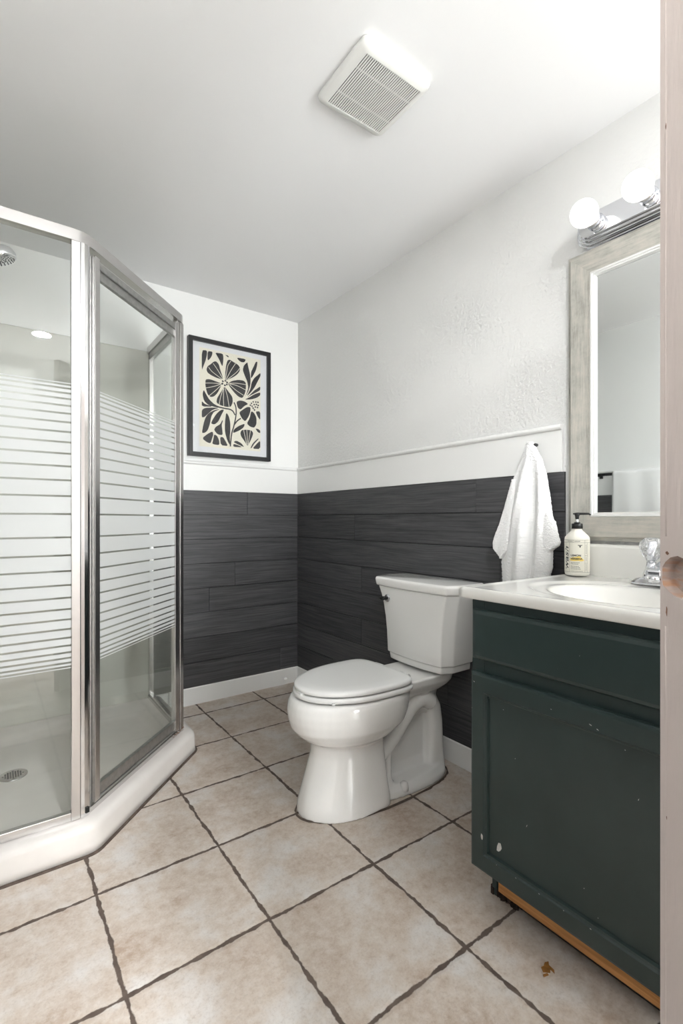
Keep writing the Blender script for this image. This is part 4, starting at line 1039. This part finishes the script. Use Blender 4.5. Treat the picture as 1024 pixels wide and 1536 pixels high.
def towel_layer(Lt, Rt, z_top, z_bot, xc, thk, ripple, rows, hem=0.0, seed=0):
    b = MB(); R = []; n = 96
    for i in range(rows + 1):
        z = z_top + (z_bot - z_top) * i / rows
        yl, yr = itp(Lt, z), itp(Rt, z); s = smoothstep(z_top, z_top - 0.30, z); ring = []
        for j in range(n):
            a = 2 * pi * j / n; f = cos(a); g = sin(a)
            y = (yl + yr) / 2 + (yl - yr) / 2 * math.copysign(abs(f) ** 0.8, f)
            q = (y - yr) / max(1e-4, yl - yr)
            rp = ripple(q, z) * s
            t_ = (thk * (0.75 + 0.25 * s)) * (1.0 if g > 0 else 0.35)
            x = xc - t_ * math.copysign(abs(g) ** 0.7, g) - (rp if g > 0 else 0) * abs(g) ** 0.5
            zz_ = z + (hem * sin(q * 9 + seed) * s if i > rows * 0.9 else 0)
            ring.append((x, y, zz_))
        R.append(ring)
    b.rings(R, 0, True); return b
rip1 = lambda q, z: (0.0016 * sin((z - q * 0.16) * 2 * pi / 0.013) if 0.70 < q < 0.97 and 0.70 < z - q * 0.16 < 0.775 else 0) + 0.022 * math.exp(-((q - 0.60) / 0.14) ** 2) + 0.010 * math.exp(-((q - 0.15) / 0.10) ** 2) - 0.010 * math.exp(-((q - 0.38) / 0.08) ** 2) + 0.006 * sin(q * 23 + z * 9)
L1 = [(1.330, 1.026), (1.318, 1.034), (1.30, 1.041), (1.267, 1.050), (1.217, 1.078), (1.15, 1.098), (1.087, 1.113), (1.03, 1.124), (0.95, 1.131), (0.89, 1.136), (0.828, 1.133), (0.70, 1.130)]
R1 = [(1.330, 1.006), (1.318, 1.000), (1.30, 0.990), (1.267, 0.972), (1.207, 0.953), (1.13, 0.940), (1.077, 0.933), (1.0, 0.931), (0.947, 0.930), (0.89, 0.930), (0.86, 0.938), (0.70, 0.935)]
fluff(towel_layer(L1, R1, 1.330, 0.70, 1.572, 0.020, rip1, 220, 0.004).build('terry_cloth', M['terry'], tw), 0.004)
L2 = [(1.20, 1.082), (1.15, 1.100), (1.087, 1.121), (1.03, 1.141), (0.99, 1.160), (0.965, 1.168), (0.940, 1.166), (0.915, 1.138), (0.905, 1.130)]
R2 = [(1.20, 1.070), (1.087, 1.075), (1.0, 1.078), (0.965, 1.082), (0.940, 1.095), (0.915, 1.118), (0.905, 1.127)]
fluff(towel_layer(L2, R2, 1.20, 0.905, 1.566, 0.020, lambda q, z: 0.004 * sin(q * 7), 100).build('side_fold', M['terry'], tw), 0.004)
L3 = [(1.075, 0.950), (1.05, 0.965), (1.0, 0.970), (0.975, 0.965), (0.955, 0.950), (0.945, 0.934)]
R3 = [(1.075, 0.931), (1.052, 0.924), (1.045, 0.917), (1.01, 0.909), (0.975, 0.899), (0.963, 0.903), (0.945, 0.928)]
fluff(towel_layer(L3, R3, 1.075, 0.945, 1.566, 0.020, lambda q, z: 0.003 * sin(q * 9), 70).build('side_fold', M['terry'], tw), 0.004)

tb = thing('towel_bar', 'black towel bar seen in the mirror on the opposite wall', 'towel bar', (XL + 0.013, 1.4, 1.345))
b = MB(); XA = XL + 0.060
b.box(XA - 0.009, 1.05, 1.346, XA + 0.009, 1.665, 1.364); b.build('bar', M['black_metal'], tb, bevel=0.001)
for yy in (1.06, 1.655):
    b = MB(); b.box(XL + 0.0132, yy - 0.011, 1.332, XL + 0.020, yy + 0.011, 1.378); b.box(XL + 0.0132, yy - 0.008, 1.344, XA + 0.004, yy + 0.008, 1.360); b.build('bracket', M['black_metal'], tb, bevel=0.001)
bt = thing('bath_towel', 'white bath towel folded over the black bar opposite the mirror', 'towel', (XA, 1.32, 0.85))
b = MB(); R = []
prof_ = [(-0.016, 0.95), (-0.016, 1.35), (-0.012, 1.367), (0, 1.374), (0.012, 1.367), (0.017, 1.35), (0.018, 1.20), (0.017, 0.85), (0.0105, 0.85), (0.0105, 1.365), (0.006, 1.367), (0, 1.3675), (-0.006, 1.367), (-0.0105, 1.365), (-0.0105, 0.95)]
for i in range(31):
    y = 1.555 - 0.46 * i / 30
    R.append([(XA + x + (0.002 * sin(y * 40) if x > 0.012 else 0), y, z) for x, z in prof_])
b.rings(R, 0, True); b.build('terry_cloth', M['terry'], bt)

# brown mark on the floor tile by the cabinet
b = MB()
for pts in ([(1.040, .640), (1.052, .629), (1.060, .634), (1.058, .622), (1.066, .628), (1.068, .642), (1.076, .648), (1.066, .652), (1.056, .648), (1.048, .650)], [(1.030, .632), (1.044, .628), (1.046, .633), (1.034, .637)]):
    b.prism(pts, lambda x, y, h: (x, y, h), 0.0002, 0.0009)
tag(b.build('floor_stain', M['stain'], at=(1.055, 0.637, 0.0)), 'small brown stain on the floor tile beside the green cabinet', 'stain')
for o in bpy.data.objects:
    if '_o' in o: del o['_o']
